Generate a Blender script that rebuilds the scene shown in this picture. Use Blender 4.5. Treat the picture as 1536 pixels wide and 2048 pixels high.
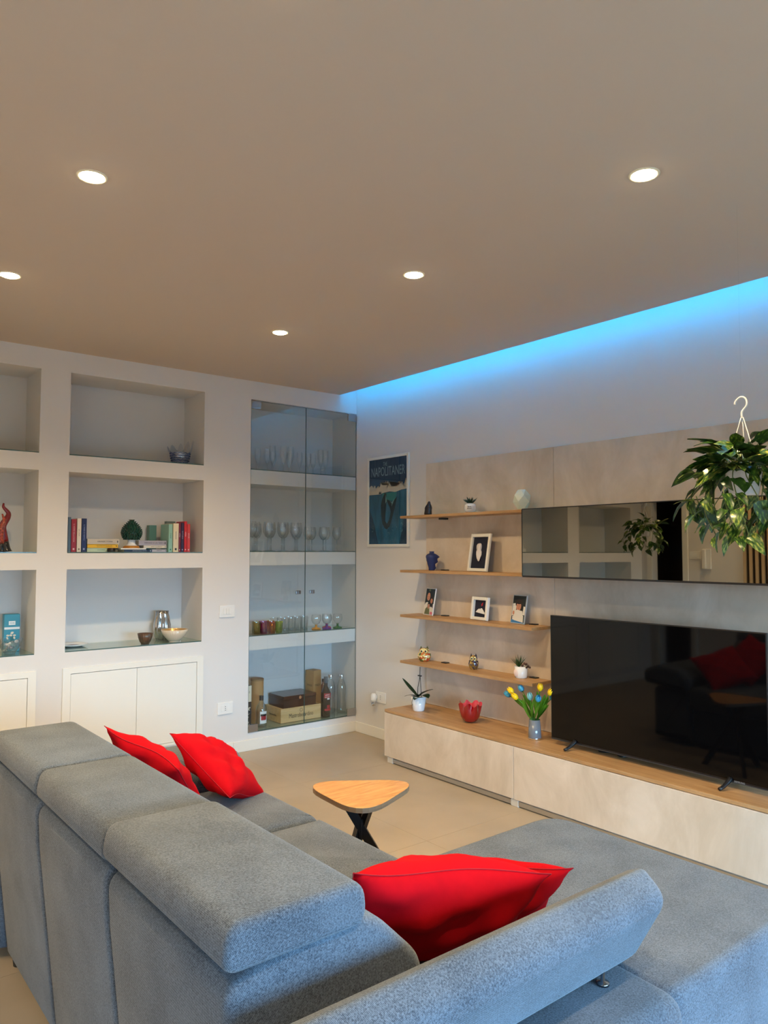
import bpy, bmesh, math, random
from mathutils import Vector, Matrix
S = bpy.context.scene
for o in list(bpy.data.objects): bpy.data.objects.remove(o)
COL = S.collection
PI = math.pi
# ------------------------------------------------------------ camera
cd = bpy.data.cameras.new('camera'); cam = bpy.data.objects.new('camera', cd); COL.objects.link(cam)
cd.sensor_fit = 'VERTICAL'; cd.sensor_height = 36.0; cd.lens = 1507.0/2048*36; cd.clip_start = 0.02
R_ = Vector((0.78017021, -0.62556601, 0.00126828)); U_ = Vector((-0.03348862, -0.03974041, 0.99864869)); F_ = Vector((0.62467028, 0.77915843, 0.05195363))
m = Matrix(((R_.x, U_.x, -F_.x), (R_.y, U_.y, -F_.y), (R_.z, U_.z, -F_.z))).to_4x4()
m.translation = (-3.71169, -4.99433, 1.46)
cam.matrix_world = m
S.camera = cam
# ------------------------------------------------------------ colour management
S.view_settings.view_transform = 'Standard'; S.view_settings.look = 'None'
S.cycles.transparent_max_bounces = 40; S.cycles.max_bounces = 12
S.view_settings.exposure = 0.36; S.view_settings.gamma = 1.0; S.view_settings.use_curve_mapping = False
# ------------------------------------------------------------ world: daylight sky above, dull ground below
SKY = (0.33, 0.66, 1.0); SKY_STR = 27.0; GROUND = (0.02, 0.022, 0.024)
w = bpy.data.worlds.new('daylight'); S.world = w; w.use_nodes = True
nt = w.node_tree; nt.nodes.clear()
wo = nt.nodes.new('ShaderNodeOutputWorld'); bg = nt.nodes.new('ShaderNodeBackground')
tc = nt.nodes.new('ShaderNodeTexCoord'); sp = nt.nodes.new('ShaderNodeSeparateXYZ'); cr = nt.nodes.new('ShaderNodeValToRGB')
nt.links.new(tc.outputs['Generated'], sp.inputs[0]); nt.links.new(sp.outputs['Z'], cr.inputs[0])
mr = nt.nodes.new('ShaderNodeMapRange'); mr.inputs[1].default_value = -1; mr.inputs[2].default_value = 1
nt.links.new(sp.outputs['Z'], mr.inputs[0]); nt.links.new(mr.outputs[0], cr.inputs[0])
cr.color_ramp.elements[0].position = 0.47; cr.color_ramp.elements[0].color = (*GROUND, 1)
cr.color_ramp.elements[1].position = 0.53; cr.color_ramp.elements[1].color = (*SKY, 1)
nt.links.new(cr.outputs[0], bg.inputs[0]); bg.inputs[1].default_value = SKY_STR; nt.links.new(bg.outputs[0], wo.inputs[0])
# window opening in the wall behind the camera
WX0, WX1, WZ0, WZ1, WY = -4.1, -0.6, 0.06, 2.2, -7.0
pl = bpy.data.lights.new('window_daylight', 'AREA'); pl.shape = 'RECTANGLE'; pl.size = WX1-WX0; pl.size_y = WZ1-WZ0
pl.cycles.is_portal = True
po = bpy.data.objects.new('window_daylight', pl); COL.objects.link(po); po.location = ((WX0+WX1)/2, WY-0.2, (WZ0+WZ1)/2); po.rotation_euler = (PI/2, 0, 0)
SPOT_W = 58.0; SPOT_COL = (1.0, 0.74, 0.41); LED_STR = 44.0; LED_COL = (0.0, 0.34, 1.0)
CZ = 2.737      # suspended ceiling height
# ------------------------------------------------------------ materials
MT = {}
def srgb(r, g, b):
    f = lambda c: (c/255/12.92) if c/255 <= 0.04045 else ((c/255+0.055)/1.055)**2.4
    return (f(r), f(g), f(b))
def mat(name, col=(0.8,0.8,0.8), rough=0.5, metal=0.0, spec=0.5, noise=0.0, nscale=8.0, bump=0.0, bscale=60.0, emit=None, estr=0.0, sheen=0.0, coat=0.0, stretch=None):
    if name in MT: return MT[name]
    M = bpy.data.materials.new(name); M.use_nodes = True; MT[name] = M
    n = M.node_tree.nodes; L = M.node_tree.links; P = n['Principled BSDF']
    P.inputs['Base Color'].default_value = (*col, 1); P.inputs['Roughness'].default_value = rough
    P.inputs['Metallic'].default_value = metal; P.inputs['Specular IOR Level'].default_value = spec
    if sheen: P.inputs['Sheen Weight'].default_value = sheen
    if coat: P.inputs['Coat Weight'].default_value = coat; P.inputs['Coat Roughness'].default_value = 0.05
    if emit: P.inputs['Emission Color'].default_value = (*emit, 1); P.inputs['Emission Strength'].default_value = estr
    if noise or bump:
        t = n.new('ShaderNodeTexCoord'); mp = n.new('ShaderNodeMapping'); L.new(t.outputs['Object'], mp.inputs[0])
        if stretch: mp.inputs['Scale'].default_value = stretch
    if noise:
        z = n.new('ShaderNodeTexNoise'); z.inputs['Scale'].default_value = nscale; z.inputs['Detail'].default_value = 5
        L.new(mp.outputs[0], z.inputs[0]); r = n.new('ShaderNodeValToRGB'); L.new(z.outputs['Fac'], r.inputs[0])
        r.color_ramp.elements[0].position = 0.3; r.color_ramp.elements[1].position = 0.7
        r.color_ramp.elements[0].color = (*[c*(1-noise) for c in col], 1); r.color_ramp.elements[1].color = (*[min(1, c*(1+noise)) for c in col], 1)
        L.new(r.outputs[0], P.inputs['Base Color'])
    if bump:
        z = n.new('ShaderNodeTexNoise'); z.inputs['Scale'].default_value = bscale; z.inputs['Detail'].default_value = 3
        L.new(mp.outputs[0], z.inputs[0]); b = n.new('ShaderNodeBump'); b.inputs['Strength'].default_value = bump; b.inputs['Distance'].default_value = 0.002
        L.new(z.outputs['Fac'], b.inputs['Height']); L.new(b.outputs[0], P.inputs['Normal'])
    return M
def mat_fabric(name, ca, cb, k=1500.0):
    M = bpy.data.materials.new(name); M.use_nodes = True; MT[name] = M
    n = M.node_tree.nodes; L = M.node_tree.links; P = n['Principled BSDF']
    P.inputs['Roughness'].default_value = 0.95; P.inputs['Specular IOR Level'].default_value = 0.15; P.inputs['Sheen Weight'].default_value = 0.25
    t = n.new('ShaderNodeTexCoord'); s = n.new('ShaderNodeSeparateXYZ'); L.new(t.outputs['Object'], s.inputs[0])
    outs = []
    for d in ((1.0, 0.0, 0.6), (0.0, 1.0, 1.0)):
        dt = n.new('ShaderNodeVectorMath'); dt.operation = 'DOT_PRODUCT'; dt.inputs[1].default_value = tuple(q*k for q in d); L.new(t.outputs['Object'], dt.inputs[0])
        b = n.new('ShaderNodeMath'); b.operation = 'SINE'; L.new(dt.outputs['Value'], b.inputs[0]); outs.append(b)
    a2 = n.new('ShaderNodeMath'); a2.operation = 'ADD'; L.new(outs[0].outputs[0], a2.inputs[0]); L.new(outs[1].outputs[0], a2.inputs[1])
    z = n.new('ShaderNodeTexNoise'); z.inputs['Scale'].default_value = 260; z.inputs['Detail'].default_value = 4; z.inputs['Roughness'].default_value = 0.75; L.new(t.outputs['Object'], z.inputs[0])
    z2 = n.new('ShaderNodeTexNoise'); z2.inputs['Scale'].default_value = 7; L.new(t.outputs['Object'], z2.inputs[0])
    m1 = n.new('ShaderNodeMapRange'); m1.inputs[1].default_value = -2.2; m1.inputs[2].default_value = 2.2; L.new(a2.outputs[0], m1.inputs[0])
    mx = n.new('ShaderNodeMath'); mx.operation = 'MULTIPLY_ADD'; mx.inputs[1].default_value = 0.45; L.new(m1.outputs[0], mx.inputs[0])
    mn = n.new('ShaderNodeMath'); mn.operation = 'MULTIPLY_ADD'; mn.inputs[1].default_value = 1.9; mn.inputs[2].default_value = -0.80; L.new(z.outputs['Fac'], mn.inputs[0]); L.new(mn.outputs[0], mx.inputs[2])
    my = n.new('ShaderNodeMath'); my.operation = 'MULTIPLY_ADD'; my.inputs[1].default_value = 0.5; L.new(z2.outputs['Fac'], my.inputs[0]); L.new(mx.outputs[0], my.inputs[2])
    r = n.new('ShaderNodeValToRGB'); r.color_ramp.elements[0].position = 0.25; r.color_ramp.elements[1].position = 1.0
    r.color_ramp.elements[0].color = (*ca, 1); r.color_ramp.elements[1].color = (*cb, 1); L.new(my.outputs[0], r.inputs[0]); L.new(r.outputs[0], P.inputs['Base Color'])
    bp = n.new('ShaderNodeBump'); bp.inputs['Strength'].default_value = 0.5; bp.inputs['Distance'].default_value = 0.0015; L.new(mx.outputs[0], bp.inputs['Height']); L.new(bp.outputs[0], P.inputs['Normal'])
    return M
def mat_wood(name, c1, c2, scale=3.0, stretch=(1,12,12), rough=0.45, coat=0.0):
    M = bpy.data.materials.new(name); M.use_nodes = True; MT[name] = M
    n = M.node_tree.nodes; L = M.node_tree.links; P = n['Principled BSDF']; P.inputs['Roughness'].default_value = rough
    P.inputs['Coat Weight'].default_value = coat
    t = n.new('ShaderNodeTexCoord'); mp = n.new('ShaderNodeMapping'); mp.inputs['Scale'].default_value = stretch; L.new(t.outputs['Object'], mp.inputs[0])
    z = n.new('ShaderNodeTexNoise'); z.inputs['Scale'].default_value = scale; z.inputs['Detail'].default_value = 6; z.inputs['Roughness'].default_value = 0.65; z.inputs['Distortion'].default_value = 0.6; L.new(mp.outputs[0], z.inputs[0])
    r = n.new('ShaderNodeValToRGB'); r.color_ramp.elements[0].position = 0.32; r.color_ramp.elements[1].position = 0.68
    r.color_ramp.elements[0].color = (*c1, 1); r.color_ramp.elements[1].color = (*c2, 1); L.new(z.outputs['Fac'], r.inputs[0]); L.new(r.outputs[0], P.inputs['Base Color'])
    bp = n.new('ShaderNodeBump'); bp.inputs['Strength'].default_value = 0.15; bp.inputs['Distance'].default_value = 0.001; L.new(z.outputs['Fac'], bp.inputs['Height']); L.new(bp.outputs[0], P.inputs['Normal'])
    return M
def mat_thin(name, tint=(0.95,0.97,0.96), edge=(0.7,0.75,0.75), ior=1.5, lo=0.0, rough=0.0, gl=1.0):
    """thin clear glass: see-through, Fresnel reflection, rims turn denser"""
    M = bpy.data.materials.new(name); M.use_nodes = True; MT[name] = M
    n = M.node_tree.nodes; L = M.node_tree.links; n.clear()
    o = n.new('ShaderNodeOutputMaterial'); tr = n.new('ShaderNodeBsdfTransparent'); g = n.new('ShaderNodeBsdfGlossy'); g.inputs['Roughness'].default_value = rough
    g.inputs['Color'].default_value = (gl, gl, gl, 1)
    lw = n.new('ShaderNodeLayerWeight'); lw.inputs[0].default_value = 0.35; cm = n.new('ShaderNodeMix'); cm.data_type = 'RGBA'
    cm.inputs[6].default_value = (*tint, 1); cm.inputs[7].default_value = (*edge, 1); L.new(lw.outputs['Facing'], cm.inputs[0]); L.new(cm.outputs[2], tr.inputs[0])
    f5 = n.new('ShaderNodeLayerWeight'); f5.inputs[0].default_value = 0.5
    pw = n.new('ShaderNodeMath'); pw.operation = 'POWER'; pw.inputs[1].default_value = 5.0; L.new(f5.outputs['Facing'], pw.inputs[0])
    r0 = ((ior-1)/(ior+1))**2+lo; ma = n.new('ShaderNodeMath'); ma.operation = 'MULTIPLY_ADD'; ma.inputs[1].default_value = 1-r0; ma.inputs[2].default_value = r0; L.new(pw.outputs[0], ma.inputs[0])
    mx = n.new('ShaderNodeMixShader'); L.new(ma.outputs[0], mx.inputs[0]); L.new(tr.outputs[0], mx.inputs[1]); L.new(g.outputs[0], mx.inputs[2]); L.new(mx.outputs[0], o.inputs[0])
    return M
WALLP = mat('wall_paint', srgb(226,224,222), 0.75, bump=0.05, bscale=300)
CEILP = mat('ceiling_paint', srgb(206,191,177), 0.9)
WHITE = mat('white_lacquer', srgb(238,236,228), 0.4)
WPLAS = mat('white_plastic', srgb(240,240,238), 0.3)
CERAM = mat('white_ceramic', srgb(240,240,240), 0.15, coat=0.6)
BLACK = mat('black_metal', (0.012,0.012,0.014), 0.4)
BPLAS = mat('black_plastic', (0.01,0.01,0.011), 0.3)
CHROME = mat('chrome', (0.75,0.75,0.76), 0.12, 1.0)
ALU = mat('aluminium', (0.55,0.55,0.56), 0.35, 1.0)
FLOORM = mat('floor_tile', (0.42,0.34,0.245), 0.42, noise=0.10, nscale=2.5, bump=0.05, bscale=120)
GROUT = mat('grout', (0.40,0.325,0.235), 0.7)
FAB = mat_fabric('grey_weave', (0.020,0.029,0.045), (0.175,0.213,0.268), 2100.0)
RED = mat('red_cotton', srgb(186,0,16), 0.9, spec=0.15, noise=0.06, nscale=30, bump=0.15, bscale=500)
OAK = mat_wood('oak', srgb(164,124,80), srgb(194,155,110), 2.0, (14,1.2,14))
OAKT = mat_wood('oak_top', srgb(182,124,68), srgb(222,172,110), 3.0, (2.2,14,10), 0.35)
EDGE = mat_wood('oak_edge', srgb(112,92,72), srgb(140,118,92), 4.0, (1,1,30))
BOARD = mat_wood('stone_laminate', srgb(200,184,164), srgb(226,212,196), 2.2, (1.0,1.6,1.0), 0.5)
MIRR = mat('smoked_mirror', (0.30,0.28,0.235), 0.012, 1.0)
SMOKE = mat('smoked_side', (0.03,0.035,0.035), 0.1)
SCREEN = mat('tv_screen', (0.002,0.002,0.0025), 0.04, 0, 0.26)
PANE = mat_thin('door_glass', (0.955,0.97,0.97), (0.9,0.94,0.94), 1.5)
GPLATE = mat_thin('shelf_glass', (0.86,0.92,0.90), (0.6,0.75,0.72), 1.5)
GEDGE = mat('glass_edge', srgb(78,104,102), 0.15)
GLASSW = mat_thin('clear_glass', (0.985,0.99,0.99), (0.66,0.70,0.71), 1.55, 0.07)
LEAF = mat('leaf_green', (0.022,0.07,0.012), 0.35, noise=0.35, nscale=14, coat=0.2)
LEAFD = mat('leaf_dark', (0.012,0.035,0.015), 0.35, noise=0.3, nscale=10)
STEM = mat('stem_green', (0.12,0.16,0.04), 0.5)
SOIL = mat('soil', (0.03,0.02,0.014), 0.95, noise=0.3, nscale=60)
def mcol(nm, rgb, rough=0.5, **k): return mat(nm, srgb(*rgb), rough, **k)
# variegated pothos leaf
POTH = mat('pothos_leaf', (0.03,0.09,0.015), 0.3)
_n = POTH.node_tree.nodes; _L = POTH.node_tree.links
_t = _n.new('ShaderNodeTexCoord'); _m = _n.new('ShaderNodeMapping'); _m.inputs['Scale'].default_value = (7.5,2.6,4); _z = _n.new('ShaderNodeTexNoise'); _z.inputs['Scale'].default_value = 1.4; _z.inputs['Detail'].default_value = 3
_r = _n.new('ShaderNodeValToRGB'); e = _r.color_ramp.elements; e[0].position = 0.48; e[0].color = (0.014,0.050,0.010,1); e[1].position = 0.62; e[1].color = (0.09,0.19,0.025,1)
e2 = e.new(0.78); e2.color = (0.55,0.50,0.12,1)
_oi = _n.new('ShaderNodeObjectInfo'); _a = _n.new('ShaderNodeMath'); _a.operation = 'MULTIPLY_ADD'; _a.inputs[1].default_value = 0.22; _L.new(_oi.outputs['Random'], _a.inputs[0])
_s = _n.new('ShaderNodeMath'); _s.operation = 'SUBTRACT'; _s.inputs[1].default_value = 0.10
_L.new(_t.outputs['Object'], _m.inputs[0]); _L.new(_m.outputs[0], _z.inputs[0]); _L.new(_z.outputs['Fac'], _s.inputs[0]); _L.new(_s.outputs[0], _a.inputs[2]); _L.new(_a.outputs[0], _r.inputs[0]); _L.new(_r.outputs[0], _n['Principled BSDF'].inputs['Base Color'])
# ------------------------------------------------------------ helpers
def thing(name, label, cat, loc=(0,0,0), rz=0.0, group=None, rot=None):
    o = bpy.data.objects.new(name, None); o.empty_display_size = 0.05; COL.objects.link(o)
    o.location = loc; o.rotation_euler = rot if rot else (0,0,rz); o['label'] = label; o['category'] = cat
    if group: o['group'] = group
    return o
def tag(o, label, cat, group=None, kind=None):
    o['label'] = label; o['category'] = cat
    if group: o['group'] = group
    if kind: o['kind'] = kind
    return o
def obj(name, bm, m, parent=None, smooth=False, loc=None, rot=None, auto=None):
    me = bpy.data.meshes.new(name)
    if isinstance(bm, bpy.types.Mesh): me = bm
    else: bm.to_mesh(me); bm.free()
    ms = m if isinstance(m, (list, tuple)) else [m]
    if not me.materials:
        for x in ms: me.materials.append(x)
    if smooth:
        me.polygons.foreach_set('use_smooth', [True]*len(me.polygons))
        if auto: me.set_sharp_from_angle(angle=math.radians(auto))
    o = bpy.data.objects.new(name, me); COL.objects.link(o)
    if parent: o.parent = parent
    if loc: o.location = loc
    if rot: o.rotation_euler = rot
    return o
def nb(): return bmesh.new()
def bx(bm, x0, x1, y0, y1, z0, z1, bev=0.0, seg=2):
    r = bmesh.ops.create_cube(bm, size=1.0); vs = r['verts']
    for v in vs: v.co = Vector(((x0+x1)/2+v.co.x*(x1-x0), (y0+y1)/2+v.co.y*(y1-y0), (z0+z1)/2+v.co.z*(z1-z0)))
    if bev > 0:
        es = list({e for v in vs for e in v.link_edges}); bmesh.ops.bevel(bm, geom=es, offset=bev, segments=seg, affect='EDGES', profile=0.5)
    return bm
def box(*a, **k): return bx(nb(), *a, **k)
def lathe(bm, prof, n=24, cx=0, cy=0, fn=None):
    rings = []
    for (r, z) in prof:
        ring = []
        for i in range(n):
            a = 2*PI*i/n; x, y, zz = r*math.cos(a), r*math.sin(a), z
            if fn: x, y, zz = fn(x, y, zz, a, r)
            ring.append(bm.verts.new((cx+x, cy+y, zz)))
        rings.append(ring)
    for a, b in zip(rings, rings[1:]):
        for i in range(n):
            j = (i+1) % n; bm.faces.new((a[i], a[j], b[j], b[i]))
    if prof[0][0] > 1e-6: bm.faces.new(rings[0][::-1])
    if prof[-1][0] > 1e-6: bm.faces.new(rings[-1])
    bmesh.ops.remove_doubles(bm, verts=bm.verts, dist=1e-6)
    return bm
def lathe_open(bm, prof, n=24, cx=0, cy=0, fn=None):
    rings = []
    for (r, z) in prof:
        ring = []
        for i in range(n):
            a = 2*PI*i/n; x, y, zz = r*math.cos(a), r*math.sin(a), z
            if fn: x, y, zz = fn(x, y, zz, a, r)
            ring.append(bm.verts.new((cx+x, cy+y, zz)))
        rings.append(ring)
    for a, b in zip(rings, rings[1:]):
        for i in range(n):
            j = (i+1) % n; bm.faces.new((a[i], a[j], b[j], b[i]))
    return bm
def tube(bm, pts, r, n=8):
    pts = [Vector(p) for p in pts]; rs = r if isinstance(r, (list, tuple)) else [r]*len(pts); rings = []
    up = Vector((0,0,1)); pu = None
    for i, p in enumerate(pts):
        d = (pts[min(i+1, len(pts)-1)]-pts[max(i-1, 0)]).normalized()
        if pu is None:
            pu = up if abs(d.z) < 0.9 else Vector((1,0,0))
        s = d.cross(pu).normalized(); q = s.cross(d).normalized(); pu = q
        rings.append([bm.verts.new(p+(s*math.cos(2*PI*k/n)+q*math.sin(2*PI*k/n))*rs[i]) for k in range(n)])
    for a, b in zip(rings, rings[1:]):
        for i in range(n):
            j = (i+1) % n; bm.faces.new((a[i], a[j], b[j], b[i]))
    bm.faces.new(rings[0][::-1]); bm.faces.new(rings[-1]); return bm
def bez(pts, n=24):
    """Catmull-Rom through points"""
    P = [Vector(p) for p in pts]; P = [P[0]*2-P[1]]+P+[P[-1]*2-P[-2]]; out = []
    k = max(2, n//(len(P)-3))
    for i in range(1, len(P)-2):
        for j in range(k):
            t = j/k; out.append(0.5*((2*P[i])+(P[i+1]-P[i-1])*t+(2*P[i-1]-5*P[i]+4*P[i+1]-P[i+2])*t*t+(3*P[i]-P[i-1]-3*P[i+1]+P[i+2])*t**3))
    out.append(P[-2]); return out
def fillet(poly, rad, n=5):
    out = []; N = len(poly); rr = rad if isinstance(rad, (list, tuple)) else [rad]*N
    for i in range(N):
        p = Vector(poly[i]); a = Vector(poly[i-1])-p; b = Vector(poly[(i+1) % N])-p
        ang = a.angle(b); r = rr[i]
        if r <= 1e-6: out.append(tuple(p)); continue
        d = min(r/math.tan(ang/2), a.length*0.49, b.length*0.49)
        p1 = p+a.normalized()*d; p2 = p+b.normalized()*d
        for k in range(n+1):
            t = k/n; q = p1*(1-t)**2+p*2*t*(1-t)*1.0+p2*t*t; out.append(tuple(q))
    return out
def inset(poly, d):
    N = len(poly); out = []; area = sum(poly[i-1][0]*poly[i][1]-poly[i][0]*poly[i-1][1] for i in range(N)); sg = 1 if area > 0 else -1
    for i in range(N):
        p = Vector(poly[i]); a = (p-Vector(poly[i-1])); b = (Vector(poly[(i+1) % N])-p)
        if a.length < 1e-7: a = b
        if b.length < 1e-7: b = a
        a = a.normalized(); b = b.normalized()
        n1 = Vector((-a.y, a.x))*sg; n2 = Vector((-b.y, b.x))*sg; nn = (n1+n2)
        if nn.length < 1e-6: nn = n1
        nn.normalize(); c = max(0.5, nn.dot(n1)); out.append(tuple(p+nn*(d/c)))
    return out
def soft(bm, poly, t0, t1, r, axis='z', n=4, crown=0.0, cn=3, mid=0):
    """extrude a 2D outline along an axis with rounded rims. axis z: poly=(x,y); x: (y,z); y: (x,z)"""
    def co(p, t):
        return (p[0], p[1], t) if axis == 'z' else ((t, p[0], p[1]) if axis == 'x' else (p[0], t, p[1]))
    rings = []
    for k in range(n+1):
        a = PI/2*k/n; rings.append((t0+r*(1-math.sin(a)), r*(1-math.cos(a))))
    rings = [(t, r*(1-math.sin(PI/2*k/n))) for k, t in enumerate([t0+r*(1-math.cos(PI/2*k/n)) for k in range(n+1)])]
    lev = rings+[(t0+r+(t1-t0-2*r)*(i+1)/(mid+1), 0) for i in range(mid)]+[(t0+t1-t, d) for t, d in rings[::-1]]
    R = []
    for t, d in lev:
        q = inset(poly, d) if d > 1e-7 else poly
        R.append([bm.verts.new(co(p, t)) for p in q])
    N = len(poly)
    for a, b in zip(R, R[1:]):
        for i in range(N):
            j = (i+1) % N; bm.faces.new((a[i], a[j], b[j], b[i]))
    # caps: extra inset rings towards centre with crown
    for ring, t, s in ((R[-1], t1, 1), (R[0], t0, -1)):
        if crown > 0 and s == 1:
            c = Vector((0,0)); base = inset(poly, lev[-1][1])
            for p in base: c += Vector(p)
            c /= N; prev = ring
            for q in range(1, cn+1):
                f = q/(cn+0.6); cur = [bm.verts.new(co(tuple(Vector(p).lerp(c, f)), t+s*crown*math.sin(PI/2*f))) for p in base]
                for i in range(N):
                    j = (i+1) % N; bm.faces.new((prev[i], prev[j], cur[j], cur[i]))
                prev = cur
            bm.faces.new(prev)
        else:
            bm.faces.new(ring if s == 1 else ring[::-1])
    bmesh.ops.recalc_face_normals(bm, faces=bm.faces)
    return bm
def flat(bm, pts, mi=0, z=None):
    vs = [bm.verts.new(p) for p in pts]; f = bm.faces.new(vs); f.material_index = mi; return f
FONT = None
def text(name, s, size, m, parent, mat4, sx=1.0, ext=0.0004, align='CENTER'):
    cu = bpy.data.curves.new(name, 'FONT'); cu.body = s; cu.size = size; cu.align_x = align; cu.align_y = 'CENTER'; cu.extrude = ext; cu.resolution_u = 2
    o = bpy.data.objects.new(name, cu); COL.objects.link(o); bpy.context.view_layer.update()
    me = bpy.data.meshes.new_from_object(o.evaluated_get(bpy.context.evaluated_depsgraph_get())); bpy.data.objects.remove(o)
    me.transform(Matrix.Diagonal((sx, 1, 1, 1))); me.name = name
    me.materials.clear(); me.materials.append(m)
    q = bpy.data.objects.new(name, me); COL.objects.link(q); q.parent = parent; q.matrix_local = mat4; return q
def frame_mat(o, xd, zd):
    """matrix with local x along xd, local z (normal) along zd"""
    xd = Vector(xd).normalized(); zd = Vector(zd).normalized(); yd = zd.cross(xd)
    M = Matrix((xd, yd, zd)).transposed().to_4x4(); M.translation = o; return M
def copy_tree(o, loc=None, label=None, rz=None, group=None):
    c = o.copy(); COL.objects.link(c)
    for ch in o.children:
        d = ch.copy(); COL.objects.link(d); d.parent = c
        for g in ch.children:
            e_ = g.copy(); COL.objects.link(e_); e_.parent = d
    if loc: c.location = loc
    if rz is not None: c.rotation_euler = (0,0,rz)
    if label: c['label'] = label
    if group: c['group'] = group
    return c
ORD = ['first','second','third','fourth','fifth','sixth','seventh','eighth','ninth','tenth','eleventh','twelfth','thirteenth','fourteenth','fifteenth','sixteenth']
def struct(o): o['kind'] = 'structure'; return o
# ============================================================ ROOM
XL = -4.75; YD = -7.0; ND = 0.35; HT = 2.95
def wall_back():
    bm = nb(); cols = [(-4.53,-3.57), (-3.38,-2.465), (-2.285,-1.36)]; rows = [(0.82,1.342), (1.445,1.964), (2.071,2.603)]
    bx(bm, XL-0.1, 0.1, ND, ND+0.1, -0.1, HT)                      # rear skin of the niches
    xs = [XL-0.1]+[v for c in cols for v in c]+[-0.985]
    for a, b in zip(xs[0::2], xs[1::2]): bx(bm, a, b, 0, ND, 0, HT)   # piers
    for a, b in cols:
        bx(bm, a, b, 0, ND, 0, 0.134)
        for z0, z1 in ((0.720,0.82), (1.342,1.445), (1.964,2.071), (2.603,HT)): bx(bm, a, b, 0, ND, z0, z1)
        bx(bm, a, b, 0.10, ND, 0.134, 0.720)
    for z0, z1 in ((0,0.125), (0.725,0.826), (1.353,1.453), (1.963,2.070), (2.597,HT)): bx(bm, -0.985, 0.0, 0.012 if 0.5 < z0 < 2.5 else 0, ND, z0, z1)
    return struct(obj('wall_back', bm, WALLP))
wall_back()
struct(obj('wall_right', box(0, 0.12, YD-0.1, ND+0.1, -0.1, HT), WALLP))
bm = nb(); bx(bm, XL-0.1, XL, YD, -0.52, -0.1, HT); bx(bm, XL-0.1, XL, -0.14, 0.0, -0.1, HT); bx(bm, XL-0.1, XL, -0.52, -0.14, 2.08, HT); struct(obj('wall_left', bm, WALLP))
bm = nb(); bx(bm, XL-0.1, WX0, YD-0.3, YD, -0.1, HT); bx(bm, WX1, 0, YD-0.3, YD, -0.1, HT); bx(bm, WX0, WX1, YD-0.3, YD, WZ1, HT); bx(bm, WX0, WX1, YD-0.3, YD, -0.1, WZ0); struct(obj('wall_front', bm, WALLP))
# dark passage beyond the doorway
bm = nb(); D = XL-0.1; bx(bm, D-1.3, D-1.2, -1.4, 0.5, -0.1, 2.6); bx(bm, D-1.2, D, 0.4, 0.5, -0.1, 2.6); bx(bm, D-1.2, D, -1.4, -1.3, -0.1, 2.6); bx(bm, D-1.3, D, -1.4, 0.5, 2.5, 2.6); bx(bm, D-1.3, D, -1.4, 0.5, -0.1, 0)
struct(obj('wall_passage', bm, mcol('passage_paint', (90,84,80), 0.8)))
# window in the wall behind the viewer
wn = bpy.data.objects.new('window_1', None); COL.objects.link(wn); wn['kind'] = 'structure'; wn.location = ((WX0+WX1)/2, YD-0.15, WZ0)
W2 = (WX1-WX0)/2; WH = WZ1-WZ0
bm = nb(); bx(bm, -W2, W2, -0.03, 0.03, 0, 0.07); bx(bm, -W2, W2, -0.03, 0.03, WH-0.07, WH)
for x in (-W2, -W2/2-0.03, -0.03, W2/2-0.03, W2-0.06): bx(bm, x, x+0.06, -0.03, 0.03, 0.07, WH-0.07)
obj('window_frame', bm, WHITE, wn)
bm = nb()
for i in range(12): bx(bm, -W2-0.02, W2+0.02, -0.075+0.0, -0.045, WH-0.045*(i+1)+0.001, WH-0.045*i, bev=0.006, seg=1)
obj('added_shutter', bm, WHITE, wn)  # added, out of view: lowered slats keep daylight off the upper walls
for i in range(4): obj('pane', box(-W2+0.06+i*W2/2, -W2-0.03+(i+1)*W2/2, -0.004, 0.004, 0.07, WH-0.07), mat_thin('window_glass', (0.97,0.98,0.98), (0.9,0.93,0.93)) if i == 0 else MT['window_glass'], wn)
# added unseen slab outside, above the window, blocks the steep sky light
struct(obj('sky_block_slab', box(XL-1.0, 1.0, YD-2.1, YD-0.3, 2.32, 2.5), WALLP))
# ceiling with the light slot along the right wall
bm = nb(); bx(bm, XL-0.1, -0.172, YD, 0.0, CZ, CZ+0.03); bx(bm, XL-0.1, 0.1, YD-0.3, ND+0.1, HT-0.03, HT); bx(bm, -0.19, -0.172, YD, 0, CZ+0.03, CZ+0.05); struct(obj('ceiling', bm, CEILP))
# floor: bed + large tiles
fl = struct(obj('floor', box(XL, 0, YD, 0, -0.1, -0.0012), GROUT))
TW = 1.2; tx = [-1.112-TW*k for k in range(-1, 4)]; ty = [-2.10+TW*k for k in range(-5, 3)]; rnd = random.Random(3)
tiles = {}
for x in tx:
    for y in ty:
        x0, x1 = max(XL, x), min(0, x+TW); y0, y1 = max(YD, y), min(0, y+TW)
        if x1-x0 < 0.02 or y1-y0 < 0.02: continue
        obj('floor_tile', box(x0+0.0007, x1-0.0007, y0+0.0007, y1-0.0007, -0.004, rnd.uniform(-0.0003, 0.0)), FLOORM, fl)
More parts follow.
